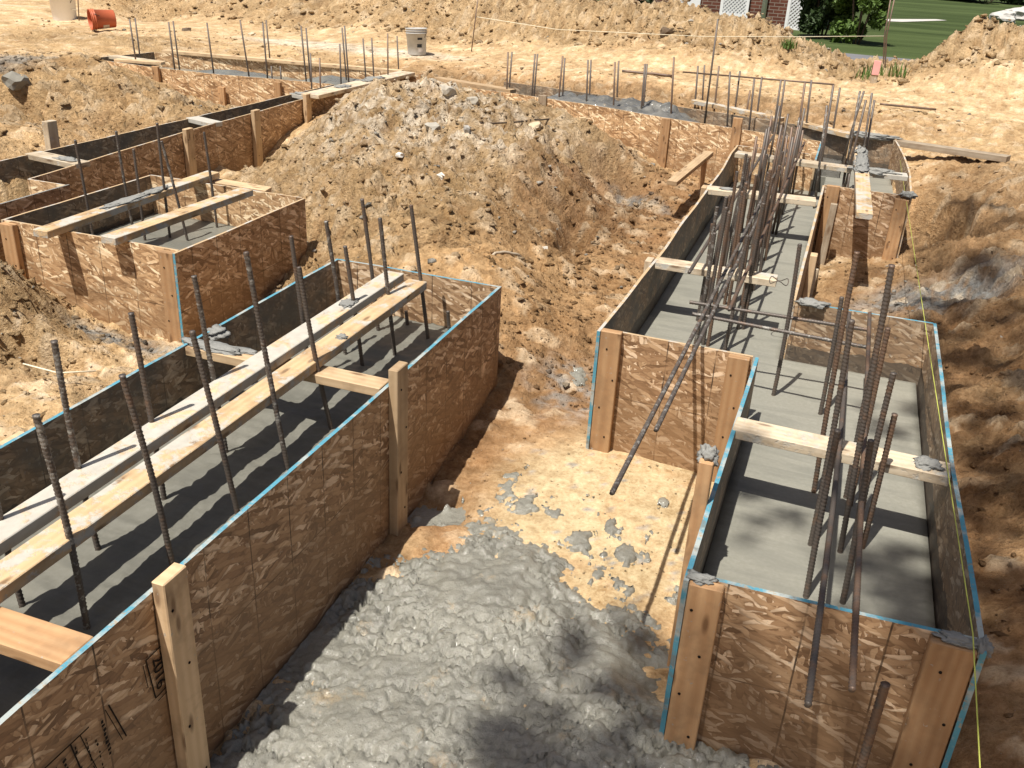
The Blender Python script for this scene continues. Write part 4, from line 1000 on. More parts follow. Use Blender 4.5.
board('thick pine plank overhanging the front of the far jutting form, half caked in cement', (.208, 6.17, .046), (.14, 8.45, .05), .10, .04, 'pine_s', 'plank', 'plank', None, ((.72, (.05, .30, .018), 0), (.90, (.045, .14, .03), 0), (.58, (.05, .12, .016), 0)))
board('weathered grey plank lying on the dirt bank at upper right', (.44, 9.32, -.0), (1.33, 8.93, .03), .11, .05, 'grey_w', 'plank', 'plank')
# kicker brace standing by the slanting form
pB = at(672, 181, -.22); pT = aty(709, 151, 8.45)
k = empty('brace', (pT[0], pT[1], -.5), 'clean pine kicker brace nailed to a stake in the pit by the slanting form', 'brace')
beam('diagonal_board', pB+np.array([0, 0, .0]), pT, .085, .038, M['pine'], k)
abox('stake', pT[0]-.045, pT[0]-.005, pT[1]-.05, pT[1]+.03, -.62, pT[2]-.05, M['pine_o'], k)

# stakes driven beside the forms
def stake(label, x, y, zt, w, d, mat, lean=(0, 0), zb=-.75, cap=None, parent=None):
    o = beam('wooden_stake', (x, y, zt), (x-lean[0]*(zt-zb), y-lean[1]*(zt-zb), zb), w, d, M[mat], None, (0, 1, 0))
    tag(o, label, 'stake')
    if cap: blob('mortar_lump', (x, y, zt+.0), cap, M['mortar'], o, int(abs(x*100)))
    return o
p = atx(702, 446, -.222)
stake('pine stake capped with cement beside the blue rimmed wall of the near right form', -.2, 2.49, .14, .042, .045, 'pine_o', (0, 0), -.7, (.03, .03, .03))
p = aty(815, 268, 6.3); stake('round pale wooden peg leaning in the pit behind the near right form', p[0], 6.3, p[2], .05, .05, 'pine_w', (.05, .14), -.62)
stake('grey wooden peg standing in the pit before the far jutting form', .02, 6.88, -.08, .045, .04, 'grey_w', (.02, .02), -.62)
p = at(57, 119, .12); p = atx(54, 120, -5.24); stake('square stake standing in the sand behind the narrow left trench form', -5.24, p[1], p[2], .05, .09, 'pine_w', (0, .02), -.4)
pq = ground_pt(873, 83); pz = above(878, 61, pq)
ms = beam('wooden_stake', pz, pq+(pq-pz)*.3, .085, .03, M['pine_w'], None, (0, 1, 0)); tag(ms, 'survey stake with pink and white top in the gap between the dirt mounds', 'stake')
beam('painted_top', pz+(pz-pq)*.02-np.array([0, .004, 0]), pz+(pq-pz)*.62-np.array([0, .004, 0]), .09, .036, mat_plain('pink_marking_paint', (.72, .36, .34), .7, .2, .2), ms, (0, 1, 0))
# wire ring on the spreader
rp = at(779, 281, .03); ring = [rp+np.array([.045*math.cos(a), .04*math.sin(a), .012*math.sin(3*a)]) for a in np.linspace(0, 13, 40)]
tag(tube('tie_wire', None, None, .0022, M['rebar'], pts=ring, seg=5), 'coil of dark tie wire lying on the end of a pale spreader', 'wire')

# ------------------------------------------------------------------ reinforcing bars
def rebar(base, top, label, group, r=.0085, mat='rebar', bury=.06, zlow=None):
    base = np.array(base, float); top = np.array(top, float)
    d = (top-base)/np.linalg.norm(top-base); b = base-d*bury
    near = np.linalg.norm(base) < 6.6
    o = tube('rebar', b, top, r, M[mat], ribs=near)
    tag(o, label, 'rebar', group); o['_w'] = [float(x) for x in b]
    return o
def bar_px(b, t, z, *a, **k):
    B = at(b[0], b[1], z); return rebar(B, above(t[0], t[1], B), *a, **k)
ORD = ['first', 'second', 'third', 'fourth', 'fifth', 'sixth', 'seventh', 'eighth', 'ninth', 'tenth', 'eleventh', 'twelfth', 'thirteenth', 'fourteenth', 'fifteenth', 'sixteenth', 'seventeenth', 'eighteenth', 'nineteenth', 'twentieth']
g = 'rebars standing in the left foreground form'
near_row = [((86, 628), (36, 415)), ((172, 567), (122, 375)), ((238, 515), (192, 331)), ((288, 470), (246, 252)), ((332, 430), (299, 267)), ((362, 364), (345, 246)), ((395, 355), (380, 218)), ((428, 339), (411, 205))]
for k, (b, t) in enumerate(near_row):
    bar_px(b, t, -.25, 'ribbed rebar in left form, %s from front, in the row by the clean board' % ORD[k], g, mat='rebar' if k % 3 else 'rebar_c')
far_row = [((24, 607), (-22, 400)), ((99, 550), (54, 341)), ((164, 499), (131, 313)), ((226, 452), (194, 276)), ((310, 378), (291, 236)), ((345, 354), (326, 221)), ((378, 331), (362, 199))]
for k, (b, t) in enumerate(far_row):
    bar_px(b, t, -.25, 'ribbed rebar in left form, %s from front, in the row along the far wall' % ORD[k], g, mat='rebar_c' if k % 2 else 'rebar')
for (b, t), s in zip([((407, 320), (406, 311)), ((450, 335), (448, 311))], ('left', 'right')):
    B = aty(b[0], b[1], 3.90); rebar((B[0], 3.90, -.25), above(t[0], t[1], (B[0], 3.90)), 'short rebar stub against the end wall of the left form, the %s one' % s, g, mat='rebar')
g = 'rebars standing in the square pier form'
for k, (b, t) in enumerate([((92, 226), (75, 140)), ((134, 232), (116, 131)), ((145, 240), (133.4, 149)), ((170, 237), (157, 123)), ((187.5, 241), (161.4, 141)), ((217, 228), (204, 132))]):
    B = atx(92.5, 234, -4.03) if k == 0 else at(b[0], b[1], -.24); rebar(B, above(t[0], t[1], B), 'thin rebar in the square pier form, %s from the left by its top' % ORD[[0, 1, 2, 3, 4, 5][k]], g, mat='rebar_c' if k in (1, 4) else 'rebar', r=.0075)
g = 'rebars standing in the near right form'
for k, (b, t, m) in enumerate([((820, 414), (842, 297), 'rebar'), ((810, 545), (852, 320), 'rebar'), ((814, 492), (857, 252), 'rebar_r'), ((846, 498), (889, 293), 'rebar'), ((840, 552), (892, 265), 'rebar'), ((850, 505), (888, 328), 'rebar_r'), ((852, 560), (893.5, 373), 'rebar'), ((862, 548), (895, 414), 'rebar_r'), ((806, 597), (838, 430), 'rebar'), ((842, 603), (871, 440), 'rebar')]):
    lab = ['short pale rebar in the near right form, leftmost by its top', 'thick rebar in the near right form with its top just below the back rim', 'tallest rusty rebar in the near right form, topping out left of the yellow string', 'rebar of the near right form topping out just under the tall thin one',
           'tall thin dark rebar on the right of the near right form bundle', 'stout rusty rebar of the near right form, its top level with the back rim', 'clean ribbed rebar right of the near right bundle, taller of the last two', 'shortest ribbed rebar at the right side of the near right form, above the spreader',
           'left one of two front rebars by the front wall of the near right form', 'right one of two front rebars by the front wall of the near right form'][k]
    bar_px(b, t, -.3, lab, g, mat=m, r=.0088)
bar_px((773, 395), (800, 244), -.3, 'single dark rebar standing where the middle form meets the near right form', g, r=.0088)
g = 'rebars standing in the long middle form'
yy = 4.41; kk = 0
for k in range(12):
    y = 4.41+.318*k
    for s, x in (('left', -.545), ('middle', -.44), ('right', -.345)):
        jx, jy = rng.normal(0, .012), rng.normal(0, .02)
        h = rng.uniform(.28, .42); lx, ly = rng.normal(.008, .010), rng.normal(0, .015)
        if s == 'middle' and k % 2: continue
        rebar((x+jx, y+jy, -.3), (x+jx+lx, y+jy+ly, h), 'dark rebar in the middle form bundle, %s from front of its %s row' % (ORD[k], s), g, mat=('rebar', 'rebar_r', 'rebar_c', 'rebar')[int(rng.integers(4))], r=.0088)
        if rng.random() < .8:
            rebar((x+jx+rng.choice([-.024, .024]), y+jy+.012, -.3), (x+jx+lx+rng.normal(0, .012), y+jy+.012+ly, h*rng.uniform(.55, 1.1)), 'lapped shorter rebar beside the %s upright of the middle form %s row' % (ORD[k], s), g, mat=('rebar', 'rebar_r')[int(rng.integers(2))], r=.009)
# bars lying along and across
g = 'rebars tied lengthwise over the right hand forms'
def rod(p0, p1, label, g, r=.0078, mat='rebar'):
    o = tube('rebar', p0, p1, r, M[mat], ribs=np.linalg.norm(p0) < 6.6); tag(o, label, 'rebar', g)
rA = at(612, 493, .05); rB = at(645, 429, .05); rA2 = rA+(rB-rA)*9.; rC = at(656, 430, .05)
rod(rA, (rA2[0], 7.9, .06), 'long horizontal rebar overhanging the middle form front, the longer of two', g, mat='rebar_c')
rod(rC, (rC[0]+.02, 7.6, .06), 'long horizontal rebar overhanging the middle form front, the shorter of two', g, mat='rebar_c')
rod((-.33, 3.95, .075), (-.30, 8.2, .08), 'horizontal rusty rebar running along the right side of the middle bundle', g, mat='rebar_r')
rod((-.57, 4.3, .10), (-.55, 8.1, .12), 'horizontal rebar high along the left side of the middle bundle', g)
rod((.155, 1.664, .05), (.165, 4.15, .075), 'long rebar overhanging the near right form front, the left one', g)
rod((.243, 1.749, .05), (.25, 4.2, .075), 'long rusty rebar overhanging the near right form front, the right one', g, mat='rebar_r')
g = 'rebars tied crosswise at the step of the right hand forms'
rod((-.518, 4.06, .04), (.26, 4.08, .04), 'horizontal cross rebar at the step, the one farther back', g)
rod((-.481, 3.92, .04), (.26, 3.87, .04), 'horizontal cross rebar at the step, the rusty one in front', g, mat='rebar_c')
p0 = aty(867, 768, 1.9); p1 = aty(885.5, 684, 1.93)
rebar((p0[0], 1.92, -.66), p1, 'short rebar stake standing before the front wall of the near right form', None, r=.0105, mat='rebar_r')
# slanting back form
g = 'rebars standing in the slanting back form'
E_b = [((506.7, 92), (508, 52)), ((509.5, 86), (512, 52)), ((532, 94), (535, 54)), ((534.5, 90), (537.5, 54)), ((559, 97), (562.7, 56)), ((562.7, 94), (564.8, 58)), ((586.5, 101), (588, 60)), ((589.5, 96), (591, 59.6)), ((613.6, 103.6), (615, 62)), ((617, 97), (618.7, 61)), ((641.5, 107), (645, 64)), ((643.5, 105), (647, 64)),
       ((671, 113), (674, 57)), ((695, 105), (698, 66)), ((702.5, 98), (704.6, 65)), ((706, 111), (718, 19)), ((714.5, 108), (719, 66)), ((727.6, 117), (730, 71.5)), ((735, 110), (740, 71)), ((750, 120), (754.4, 78.5)), ((747, 110), (750, 91)), ((757, 115), (762, 76.6)), ((774, 128), (781, 80)), ((779, 124), (785, 80)), ((797, 140), (805, 82.5)), ((806, 126), (811.5, 80)), ((833, 131), (840, 87.6)), ((850, 136), (864, 91))]
def nth(i, n):
    if i < len(ORD): return ORD[i]+' from the left'
    return ORD[n-1-i]+' from the right'
for k, (b, t) in enumerate(E_b):
    lab = 'thin upright rebar in the slanting back form, %s' % nth(k, len(E_b))
    if k == 15: lab = 'extra tall thin rebar in the slanting back form, rising before the spoil bank'
    bar_px(b, t, -.0, lab, g, r=.0092, bury=.32, mat='rebar' if k % 4 else 'rebar_r')
g = 'rebars standing in the far jutting form'
for k, (b, t) in enumerate([((818.5, 172), (827, 105.5)), ((821, 164), (833.4, 85)), ((848, 158), (860, 91)), ((851, 162), (866, 100)), ((862, 160), (872, 93)), ((865, 158), (874.5, 100))]):
    bar_px(b, t, -.02, 'dark rebar at the far jutting form, %s from the left' % ORD[k], g, r=.0088, bury=.35, mat='rebar' if k % 2 else 'rebar_c')
for k, (b, t) in enumerate([((840, 205), (846, 165)), ((845, 207), (850, 170))]):
    bar_px(b, t, -.3, 'low dark rebar inside the far jutting form beside the plank, %s one' % ('left', 'right')[k], g, r=.0088)
# far left forms
g = 'rebars standing in the far left forms'
FL = [((136, 62), (129.5, 19)), ((140, 57), (135, 18)), ((174.6, 68), (168.5, 22)), ((178.4, 61), (173, 21)), ((213.4, 71), (206.8, 22.6)), ((249, 76), (240, 20)), ((267.4, 77), (262.7, 22.6)), ((270, 60), (266, 20)), ((306, 79), (301, 25.7)), ((310.2, 78), (306, 28)), ((311.7, 88), (310.4, 53)), ((320.6, 92), (319.6, 58)), ((341, 82), (339.7, 44)), ((346, 75), (342, 27.7)), ((349, 85), (344.5, 25.7)), ((365.6, 75), (363, 38.5)), ((374, 80), (371.6, 38)), ((388, 79), (387.6, 33.4)), ((398.7, 72), (397, 36))]
for k, (b, t) in enumerate(FL):
    bar_px(b, t, 0., 'thin upright rebar in the far left forms, %s from the left' % ORD[k], g, r=.0085, bury=.30, mat='rebar_r' if k in (11, 17) else 'rebar')
for k, (b, t) in enumerate([((272, 77), (271.3, 66)), ((281, 78), (280.3, 66))]):
    bar_px(b, t, -.05, 'short dark rebar stub inside the far left form, the %s one' % ('left', 'right')[k], g, r=.009, bury=.2)
# loose rods and stakes on the flat behind
p0, p1 = at(683, 72, .38), at(833, 84, .36)
def rod_y(a, ya, b, yb, label, r=.008, mat='rebar_r', g=None):
    rod(aty(*a, ya), aty(*b, yb), label, g, r, mat)
rod_y((683, 72), 10.35, (834, 84.5), 9.5, 'thin horizontal rebar tied across the tops of the back uprights')
def rod_ground(a, b, label, r=.012, mat='rebar_r'):
    p, q = ground_pt(*a, r+.012), ground_pt(*b, r+.012)
    pts = []
    for f in np.linspace(0, 1, 9):
        x = p*(1-f)+q*f; x[2] = max(x[2], float(H(x[:1], x[1:2])[0])+r); pts.append(x)
    tag(tube('rebar', None, None, r, M[mat], pts=pts), label, 'rebar', 'loose rebars lying on the dirt')
rod_ground((880, 104), (936, 109.5), 'loose rebar lying on the pale dirt right of the far jutting form')
rod_ground((622, 71), (672, 76), 'loose rebar lying on the flat behind the slanting back form', .016)
p = ground_pt(471.5, 51); rebar(p, p+np.array([.04, .1, .78]), 'thin string stake on the flat in front of the spoil bank, near the frame top', None, .008, 'rebar_r', .15)
sA = p+np.array([.03, .08, .45])
p = ground_pt(79, 19.5); rebar(p, p+np.array([-.03, .1, .55]), 'thin stake beside the upright white bucket', None, .008, 'rebar_r', .15)
sB = p+np.array([-.01, .03, .13])
q0 = aty(883, 73, 15.05); q1 = aty(884.5, 36, 15.05); q2 = aty(891.5, -6, 15.05); q3 = aty(895.5, -6, 15.1); q4 = aty(886.5, 36, 15.1)
tag(tube('rod', None, None, .010, M['rebar_r'], pts=[q0-np.array([0, 0, .2]), q0, q1, q2]), 'bent rusty rod standing in the gap between the mounds, the left one', 'rod', 'rusty rods between the mounds')
tag(tube('rod', None, None, .010, M['rebar_r'], pts=[q0-np.array([-.03, 0, .2]), q0+np.array([.025, 0, 0]), q4, q3]), 'bent rusty rod standing in the gap between the mounds, the right one', 'rod', 'rusty rods between the mounds')
sC = q1
# strings
def string(pts, label, r, mat):
    tag(tube('string_line', None, None, r, M[mat], pts=pts, seg=6), label, 'string')
string([sB, sB+np.array([-2.5, -.6, .02])], 'pale string line leading off frame from the stake by the white bucket', .0045, 'string_w')
pm = aty(640, 33, 13.3)
string([sA, aty(557, 29.5, 13.2), aty(702, 36.5, 14.0), aty(795, 36.8, 14.6), sC], 'pale string line stretched across the front of the spoil bank', .005, 'string_w')
y0 = aty(900, 160, 8.6); y1 = np.array([NX1-.035, NY0+.0, .024]); dd = (y1-y0)/np.linalg.norm(y1-y0)
string([y0, y1, y1+np.array([.0, -.72, -.12])], 'yellow green string line pulled tight over the right side of the near right form', .0017, 'string')
string([at(24, 368, -.27)+np.array([0, 0, .02]), at(58, 373, -.26), at(96, 371, -.27)], 'pale cord lying on the dirt beside the left form', .0035, 'string_w')

# ------------------------------------------------------------------ buckets
def axis_rot(v):
    return Vector((0, 0, 1)).rotation_difference(Vector(v).normalized()).to_euler()
def bucket(label, foot, axis, R, body_mat, open_top, lid_mat=None, mark=None):
    h = 2.45*R; s = R
    ob = empty('bucket', tuple(foot), label, 'bucket')
    ob.rotation_euler = axis_rot(axis)
    out = [(0.0, 0), (.86*s, 0), (.88*s, .01), (.985*s, h*.80), (1.05*s, h*.80), (1.05*s, h*.83), (.99*s, h*.835), (.995*s, h*.89), (1.05*s, h*.89), (1.05*s, h*.915), (1.0*s, h*.92), (1.01*s, h*.965), (1.06*s, h*.97), (1.06*s, h)]
    if open_top: out += [(1.0*s, h), (.99*s, h*.96), (.86*s, h*.05), (0.0, h*.05)]
    else: out += [(1.0*s, h)]
    lathe('pail', out, body_mat, ob)
    if lid_mat:
        lathe('lid', [(1.07*s, h*.955), (1.09*s, h*.96), (1.09*s, h*1.02), (1.03*s, h*1.03), (.99*s, h*1.005), (0., h*1.005)], lid_mat, ob)
    pts = [np.array([1.07*s*math.cos(a), -.35*s*math.sin(a), h*.86-1.0*s*math.sin(a)]) for a in np.linspace(0, math.pi, 15)]
    o = tube('handle', None, None, .006*s/.16, M['rebar'], pts=pts, seg=5); o.parent = ob; o.location = tuple(pts[0])
    if mark:
        for k, (a0, a1, z0, z1, m) in enumerate(mark):
            V = []; F = []
            n = 8
            for i in range(n+1):
                a = a0+(a1-a0)*i/n
                for zf in (z0, z1):
                    rr = (.88+(.985-.88)*zf/.8)*s*1.012
                    V.append((rr*math.cos(a), rr*math.sin(a), zf*h))
            for i in range(n): F.append((2*i, 2*i+2, 2*i+3, 2*i+1))
            o = mesh_obj('label_patch', V, F, m, None, (0, 0, 0)); o.parent = ob
    return ob
wp = mat_plain('white_plastic', (.82, .82, .82), .45, .4, .06); gp = mat_plain('cement_smeared_grey_plastic', (.50, .49, .46), .6, .3, .3, 9); op = mat_plain('orange_plastic', (.50, .125, .055), .5, .4, .18, 6)
dk = mat_plain('black_print', (.03, .03, .03), .6, .2, .3); wl = mat_plain('worn_white_print', (.55, .5, .45), .6, .2, .3, 20)
p = ground_pt(65, 19); dist = np.linalg.norm(p-EYEP); bucket('white upright bucket with lid, behind the sand at upper left', p-np.array([0, 0, .06]), (0, 0, 1), 10.5*dist/FOC, wp, False, mat_plain('white_lid', (.78, .77, .76), .4, .4, .05))
p = ground_pt(93, 29); dist = np.linalg.norm(p-EYEP); Rb = 8.2*dist/FOC
tp = -R2*.72-FW*.55+np.array([0, 0, -.02])           # open end faces left and towards the camera
tp = tp/np.linalg.norm(tp); tp[2] = -.04
foot = p+np.array([0, 0, Rb*.93])-tp*2.3*Rb
bucket('orange bucket lying on its side with its open end facing the camera', foot, tp, Rb, op, True, None, [(-1.9, -1.2, .3, .55, wl)])
p = ground_pt(417, 54); dist = np.linalg.norm(p-EYEP)
a0 = math.atan2(-p[1], -p[0])
bucket('grey cement smeared bucket with a pale lid standing on the flat ground', p-np.array([0, 0, .01]), (-.05, .02, 1), 9.6*dist/FOC, gp, True, None, [(a0+.05, a0+.55, .30, .42, dk), (a0+.15, a0+.75, .12, .27, wl), (a0+.1, a0+.6, .58, .66, dk)])

# ------------------------------------------------------------------ rubble lumps one can point at
CH = {2: .42, 3: .38, 11: .45, 13: .5, 14: .5, 15: .6, 6: .5, 7: .45, 1: .55, 5: .45, 8: .8, 9: 1, 10: 1}
def chunk(label, px, py, r, col, seed, slab=False, cat='stone', name='stone'):
    p = ground_pt(px, py, 0.); r = tuple(q*CH.get(seed, .62) for q in r)
    m = mat_plain('stone_%d' % seed, col, .9, .15, .25, 25)
    bm = bmesh.new(); bmesh.ops.create_icosphere(bm, subdivisions=2, radius=1)
    for v in bm.verts:
        q = v.co.copy(); k = 1+.45*mnoise.noise(q*1.4+Vector((seed*5.1, 0, seed)))
        for ax_ in range(3):
            lim = .72; q[ax_] = max(-lim, min(lim, q[ax_]))/lim
        v.co = Vector((q.x*r[0], q.y*r[1], q.z*r[2]))*k
    bmesh.ops.rotate(bm, verts=bm.verts, matrix=Matrix.Rotation(seed*1.3, 3, 'Z') @ Matrix.Rotation(.35, 3, 'X'))
    me = D.meshes.new(name); bm.to_mesh(me); bm.free(); me.materials.append(m)
    o = D.objects.new(name, me); COL.objects.link(o); o.location = (p[0], p[1], p[2]+r[2]*.35)
    tag(o, label, cat)
chunk('flat grey slab chunk with dark underside high on the central mound', 433, 129, (.11, .08, .05), (.40, .37, .31), 1)
chunk('rounded pale cement lump at the top of the central mound', 447, 93, (.14, .12, .10), (.46, .42, .35), 2)
chunk('craggy pale cement lump right of the top of the central mound', 472, 103, (.14, .11, .09), (.42, .38, .31), 3)
chunk('buff slab lying flat where the mound meets the slanting form', 534, 128, (.12, .09, .05), (.50, .41, .28), 4)
chunk('upright grey splinter of stone on the mound, right of the slab chunk', 467, 134, (.05, .05, .10), (.36, .34, .31), 5)
chunk('small white stone low on the rubble of the central mound', 441, 178, (.06, .05, .04), (.70, .66, .58), 6)
chunk('tiny white stone on the rubble above the square pier form', 400, 156, (.05, .05, .04), (.70, .67, .6), 7)
chunk('pale stone at the break of slope right of the central mound', 540, 252, (.05, .05, .035), (.58, .54, .46), 8)
chunk('small white stone near the corner of the left form end', 529, 336, (.022, .02, .016), (.65, .62, .56), 9)
chunk('round yellowish stone beside the tall stake of the left form', 446, 478, (.026, .026, .03), (.50, .40, .24), 10)
chunk('grey square concrete block lying on the sand at the left frame edge', 16, 84, (.22, .17, .13), (.24, .225, .19), 11, True, 'concrete block', 'concrete_block')
chunk('brown clod in the pit behind the near right form', 905, 312, (.05, .045, .04), (.25, .13, .065), 12)
chunk('dark chunk lying on the flat behind the far left form', 186, 31, (.13, .08, .06), (.16, .12, .085), 13)
chunk('buff chunk lying on the flat behind the far left form', 252, 35, (.13, .09, .05), (.50, .42, .30), 14)
chunk('big dark clod on the face of the spoil bank beside the string', 666, 35, (.15, .12, .12), (.12, .085, .055), 15)
for a, b, r, l in (((516, 354), (487, 431), .009, 'bent grey stick lying in the shadow beside the left form end'), ((480, 124), (556, 119), .007, 'thin dark stick lying on the rubble before the slanting form'), ((647, 499), (690, 499), .006, 'small curved twig on the yellow sand by the capped stake'), ((22, 340), (33, 364), .010, 'dark stick poking from the dirt clods at left')):
    p, q = ground_pt(*a, r), ground_pt(*b, r); pts = []
    for f_ in np.linspace(0, 1, 10):
        x = p*(1-f_)+q*f_; x[2] = max(x[2], float(H(x[:1], x[1:2])[0])+r*.6); x[0] += .018*math.sin(f_*5); pts.append(x)
    tag(tube('stick', None, None, r, M['bark'] if 'dark' in l else M['grey_w'], pts=pts, rough=.25), l, 'stick')

# ------------------------------------------------------------------ lawn, street, house and plants beyond the bank
def sheet(name, pts, z, mat, kind='structure', nx=40):
    V = [(x, y, z) for x, y in pts]
    return tag(mesh_obj(name, V, [tuple(range(len(V)))], mat, None, V[0], [(v[0], v[1]) for v in V]), None, None, None, kind)
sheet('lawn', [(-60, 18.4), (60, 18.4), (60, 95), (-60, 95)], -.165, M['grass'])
asph = mat_plain('grey_asphalt', (.16, .16, .17), .9, .2, .25, 3)
sheet('pavement', [(-3, 17.9), (3, 17.7), (3, 18.9), (-3, 19.2)], -.150, asph)
sheet('path', [(.2, 30.4), (1.9, 32.6), (2.2, 32.4), (.9, 30.0), (.2, 29.6)], -.155, mat_plain('pale_concrete_path', (.5, .48, .45), .9, .2, .1))
def leafy(name, clumps, mat, size, parent=None, seed=1, flat=.0):
    """many small leaf faces spread through the clumps' volumes"""
    r = np.random.default_rng(seed); VV = []
    for (c, rad, n) in clumps:
        d = r.normal(0, 1, (n, 3)); d /= np.linalg.norm(d, axis=1)[:, None]
        P = np.array(c)+d*np.array(rad)*(r.random((n, 1))**.45)
        a = r.normal(0, 1, (n, 3)); a /= np.linalg.norm(a, axis=1)[:, None]
        b = np.cross(a, r.normal(0, 1, (n, 3))); b /= np.linalg.norm(b, axis=1)[:, None]
        s = size*r.uniform(.6, 1.4, (n, 1))
        VV.append(np.stack([P-a*s, P+b*s*.45, P+a*s, P-b*s*.45], 1))
    V = np.concatenate(VV).reshape(-1, 3); nq = len(V)//4
    me = D.meshes.new(name); c0 = V.mean(0)
    me.vertices.add(len(V)); me.vertices.foreach_set('co', (V-c0).astype(np.float32).ravel())
    me.loops.add(len(V)); me.loops.foreach_set('vertex_index', np.arange(len(V), dtype=np.int32))
    me.polygons.add(nq); me.polygons.foreach_set('loop_start', np.arange(0, len(V), 4, dtype=np.int32))
    me.update(calc_edges=True); me.materials.append(mat)
    o = D.objects.new(name, me); COL.objects.link(o); o.location = tuple(c0)
    if parent is not None: o.parent = parent; o.location = tuple(c0-np.array(parent['_w']))
    return o
def shrub(label, x, y, z, w, h, mat, seed, size=.05, n=220, k=26, name='shrub'):
    s = empty(name, (x, y, z), label, 'shrub')
    r = np.random.default_rng(seed); cl = []
    for _ in range(k):
        t = r.random(); rr = w*(.25+.75*math.sin(math.pi*min(1, .25+t*.7)))*r.random()**.5; a = r.uniform(0, 6.28)
        cl.append(((x+rr*math.cos(a), y+rr*math.sin(a)*.8, z+.12*h+h*t*.85), (w*.28*r.uniform(.6, 1.3),)*2+(h*.13*r.uniform(.6, 1.3),), n))
    leafy('foliage', cl, mat, size, s, seed)
    for q in range(4):
        a = q*1.6; tube('stem', (x+.05*math.cos(a), y+.05*math.sin(a), z-.05), (x+w*.4*math.cos(a), y+w*.4*math.sin(a), z+h*.7), .02, M['bark'], parent=s).location = (.05*math.cos(a), .05*math.sin(a), -.05)
    return s
HY = 24.
def hx(px, py=8, y=HY): return aty(px, py, y)[0]
hs = empty('brick_house', (hx(700), HY, -.18), 'dark red brick house wall with white door and lattice, behind the spoil bank', 'house')
x0, x1 = hx(628), hx(800)
def uvbox(name, x0, x1, y0, y1, z0, z1, mat, parent):
    V = [(x0, y0, z0), (x1, y0, z0), (x1, y0, z1), (x0, y0, z1), (x1, y1, z0), (x1, y1, z1), (x0, y1, z0), (x0, y1, z1)]
    F = [(0, 1, 2, 3), (1, 4, 5, 2), (6, 0, 3, 7), (4, 6, 7, 5), (3, 2, 5, 7)]
    UV = [(x0, z0), (x1, z0), (x1, z1), (x0, z1), (y0, z0), (y1, z0), (y1, z1), (y0, z1), (y1, z0), (y0, z0), (y0, z1), (y1, z1), (x1, z0), (x0, z0), (x0, z1), (x1, z1), (x0, y0), (x1, y0), (x1, y1), (x0, y1)]
    return mesh_obj(name, V, F, mat, parent, ((x0+x1)/2, y0, z0), UV)
uvbox('wall', x0, x1, HY, HY+7, -.18, 2.7, M['brick'], hs)
V = [(x0-.4, HY-.5, 2.70), (x1+.4, HY-.5, 2.70), (x1+.4, HY+7.5, 2.70), (x0-.4, HY+7.5, 2.70), (x0-.4, HY+3.5, 4.6), (x1+.4, HY+3.5, 4.6)]
mesh_obj('roof', V, [(0, 1, 5, 4), (2, 3, 4, 5), (0, 4, 3), (1, 2, 5), (3, 2, 1, 0)], mat_plain('dark_shingles', (.07, .065, .06), .9, .2), hs, V[0])
d = abox('door', hx(672), hx(700), HY-.05, HY-.003, -.15, 1.95, M['white'], hs)
d['_w'] = d['_w']
abox('door_trim', hx(671.4), hx(672.6), HY-.09, HY-.05, -.15, 1.97, M['white'], hs)
def lattice(xa, xb, za, zb, rail, nm='lattice_panel'):
    V = []; F = []
    def strip(a, b, w, y):
        a = np.array(a); b = np.array(b); dd = (b-a)/np.linalg.norm(b-a); nn = np.array([-dd[1], dd[0]])*w/2; i = len(V)
        for q in (a+nn, a-nn, b-nn, b+nn): V.append((q[0], y, q[1]))
        for q in (a+nn, a-nn, b-nn, b+nn): V.append((q[0], y+.012, q[1]))
        F.extend([(i, i+1, i+2, i+3), (i+7, i+6, i+5, i+4), (i, i+4, i+5, i+1), (i+1, i+5, i+6, i+2), (i+2, i+6, i+7, i+3), (i+3, i+7, i+4, i)])
    W = xb-xa; Hh = zb-za
    for sgn, y in ((1, HY-.075), (-1, HY-.06)):
        for k in np.arange(-Hh, W, .085):
            t0 = max(0, -k); t1 = min(Hh, W-k)
            if t1-t0 < .02: continue
            if sgn > 0: strip((xa+k+t0, za+t0), (xa+k+t1, za+t1), .032, y)
            else: strip((xb-k-t0, za+t0), (xb-k-t1, za+t1), .032, y)
    for a, b in (((xa, za), (xa, zb)), ((xb, za), (xb, zb)), ((xa, zb), (xb, zb)), ((xa, za), (xb, za))): strip(a, b, .07, HY-.09)
    if rail: strip((xa, rail), (xb, rail), .06, HY-.095)
    mesh_obj(nm, V, F, M['white'], hs, V[0])
abox('lattice_backing', hx(722), hx(747), HY-.03, HY-.004, -.15, 1.9, mat_plain('painted_porch_dimness', (.22, .24, .28), .9, .1), hs)  # flat panel, its colour stands in for the dim space behind the lattice
lattice(hx(722), hx(747.5), -.15, 1.9, aty(735, 14.7, HY)[2])
lattice(hx(789), hx(803), -.15, 1.9, None)
tube('downspout', (hx(764.5), HY-.08, -.15), (hx(764.5), HY-.08, 2.6), .06, M['white'], parent=hs, seg=10).location = (hx(764.5)-hs['_w'][0], -.08, .03)
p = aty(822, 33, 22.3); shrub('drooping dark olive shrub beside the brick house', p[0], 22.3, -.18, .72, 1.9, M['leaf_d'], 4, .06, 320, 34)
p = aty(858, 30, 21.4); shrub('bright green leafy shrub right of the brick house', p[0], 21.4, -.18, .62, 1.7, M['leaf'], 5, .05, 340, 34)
p = aty(632, 10, 22.8); shrub('dark green shrub at the left corner of the brick house', p[0]-.1, 22.8, -.1, .5, 1.6, M['leaf_d'], 6, .06, 200)
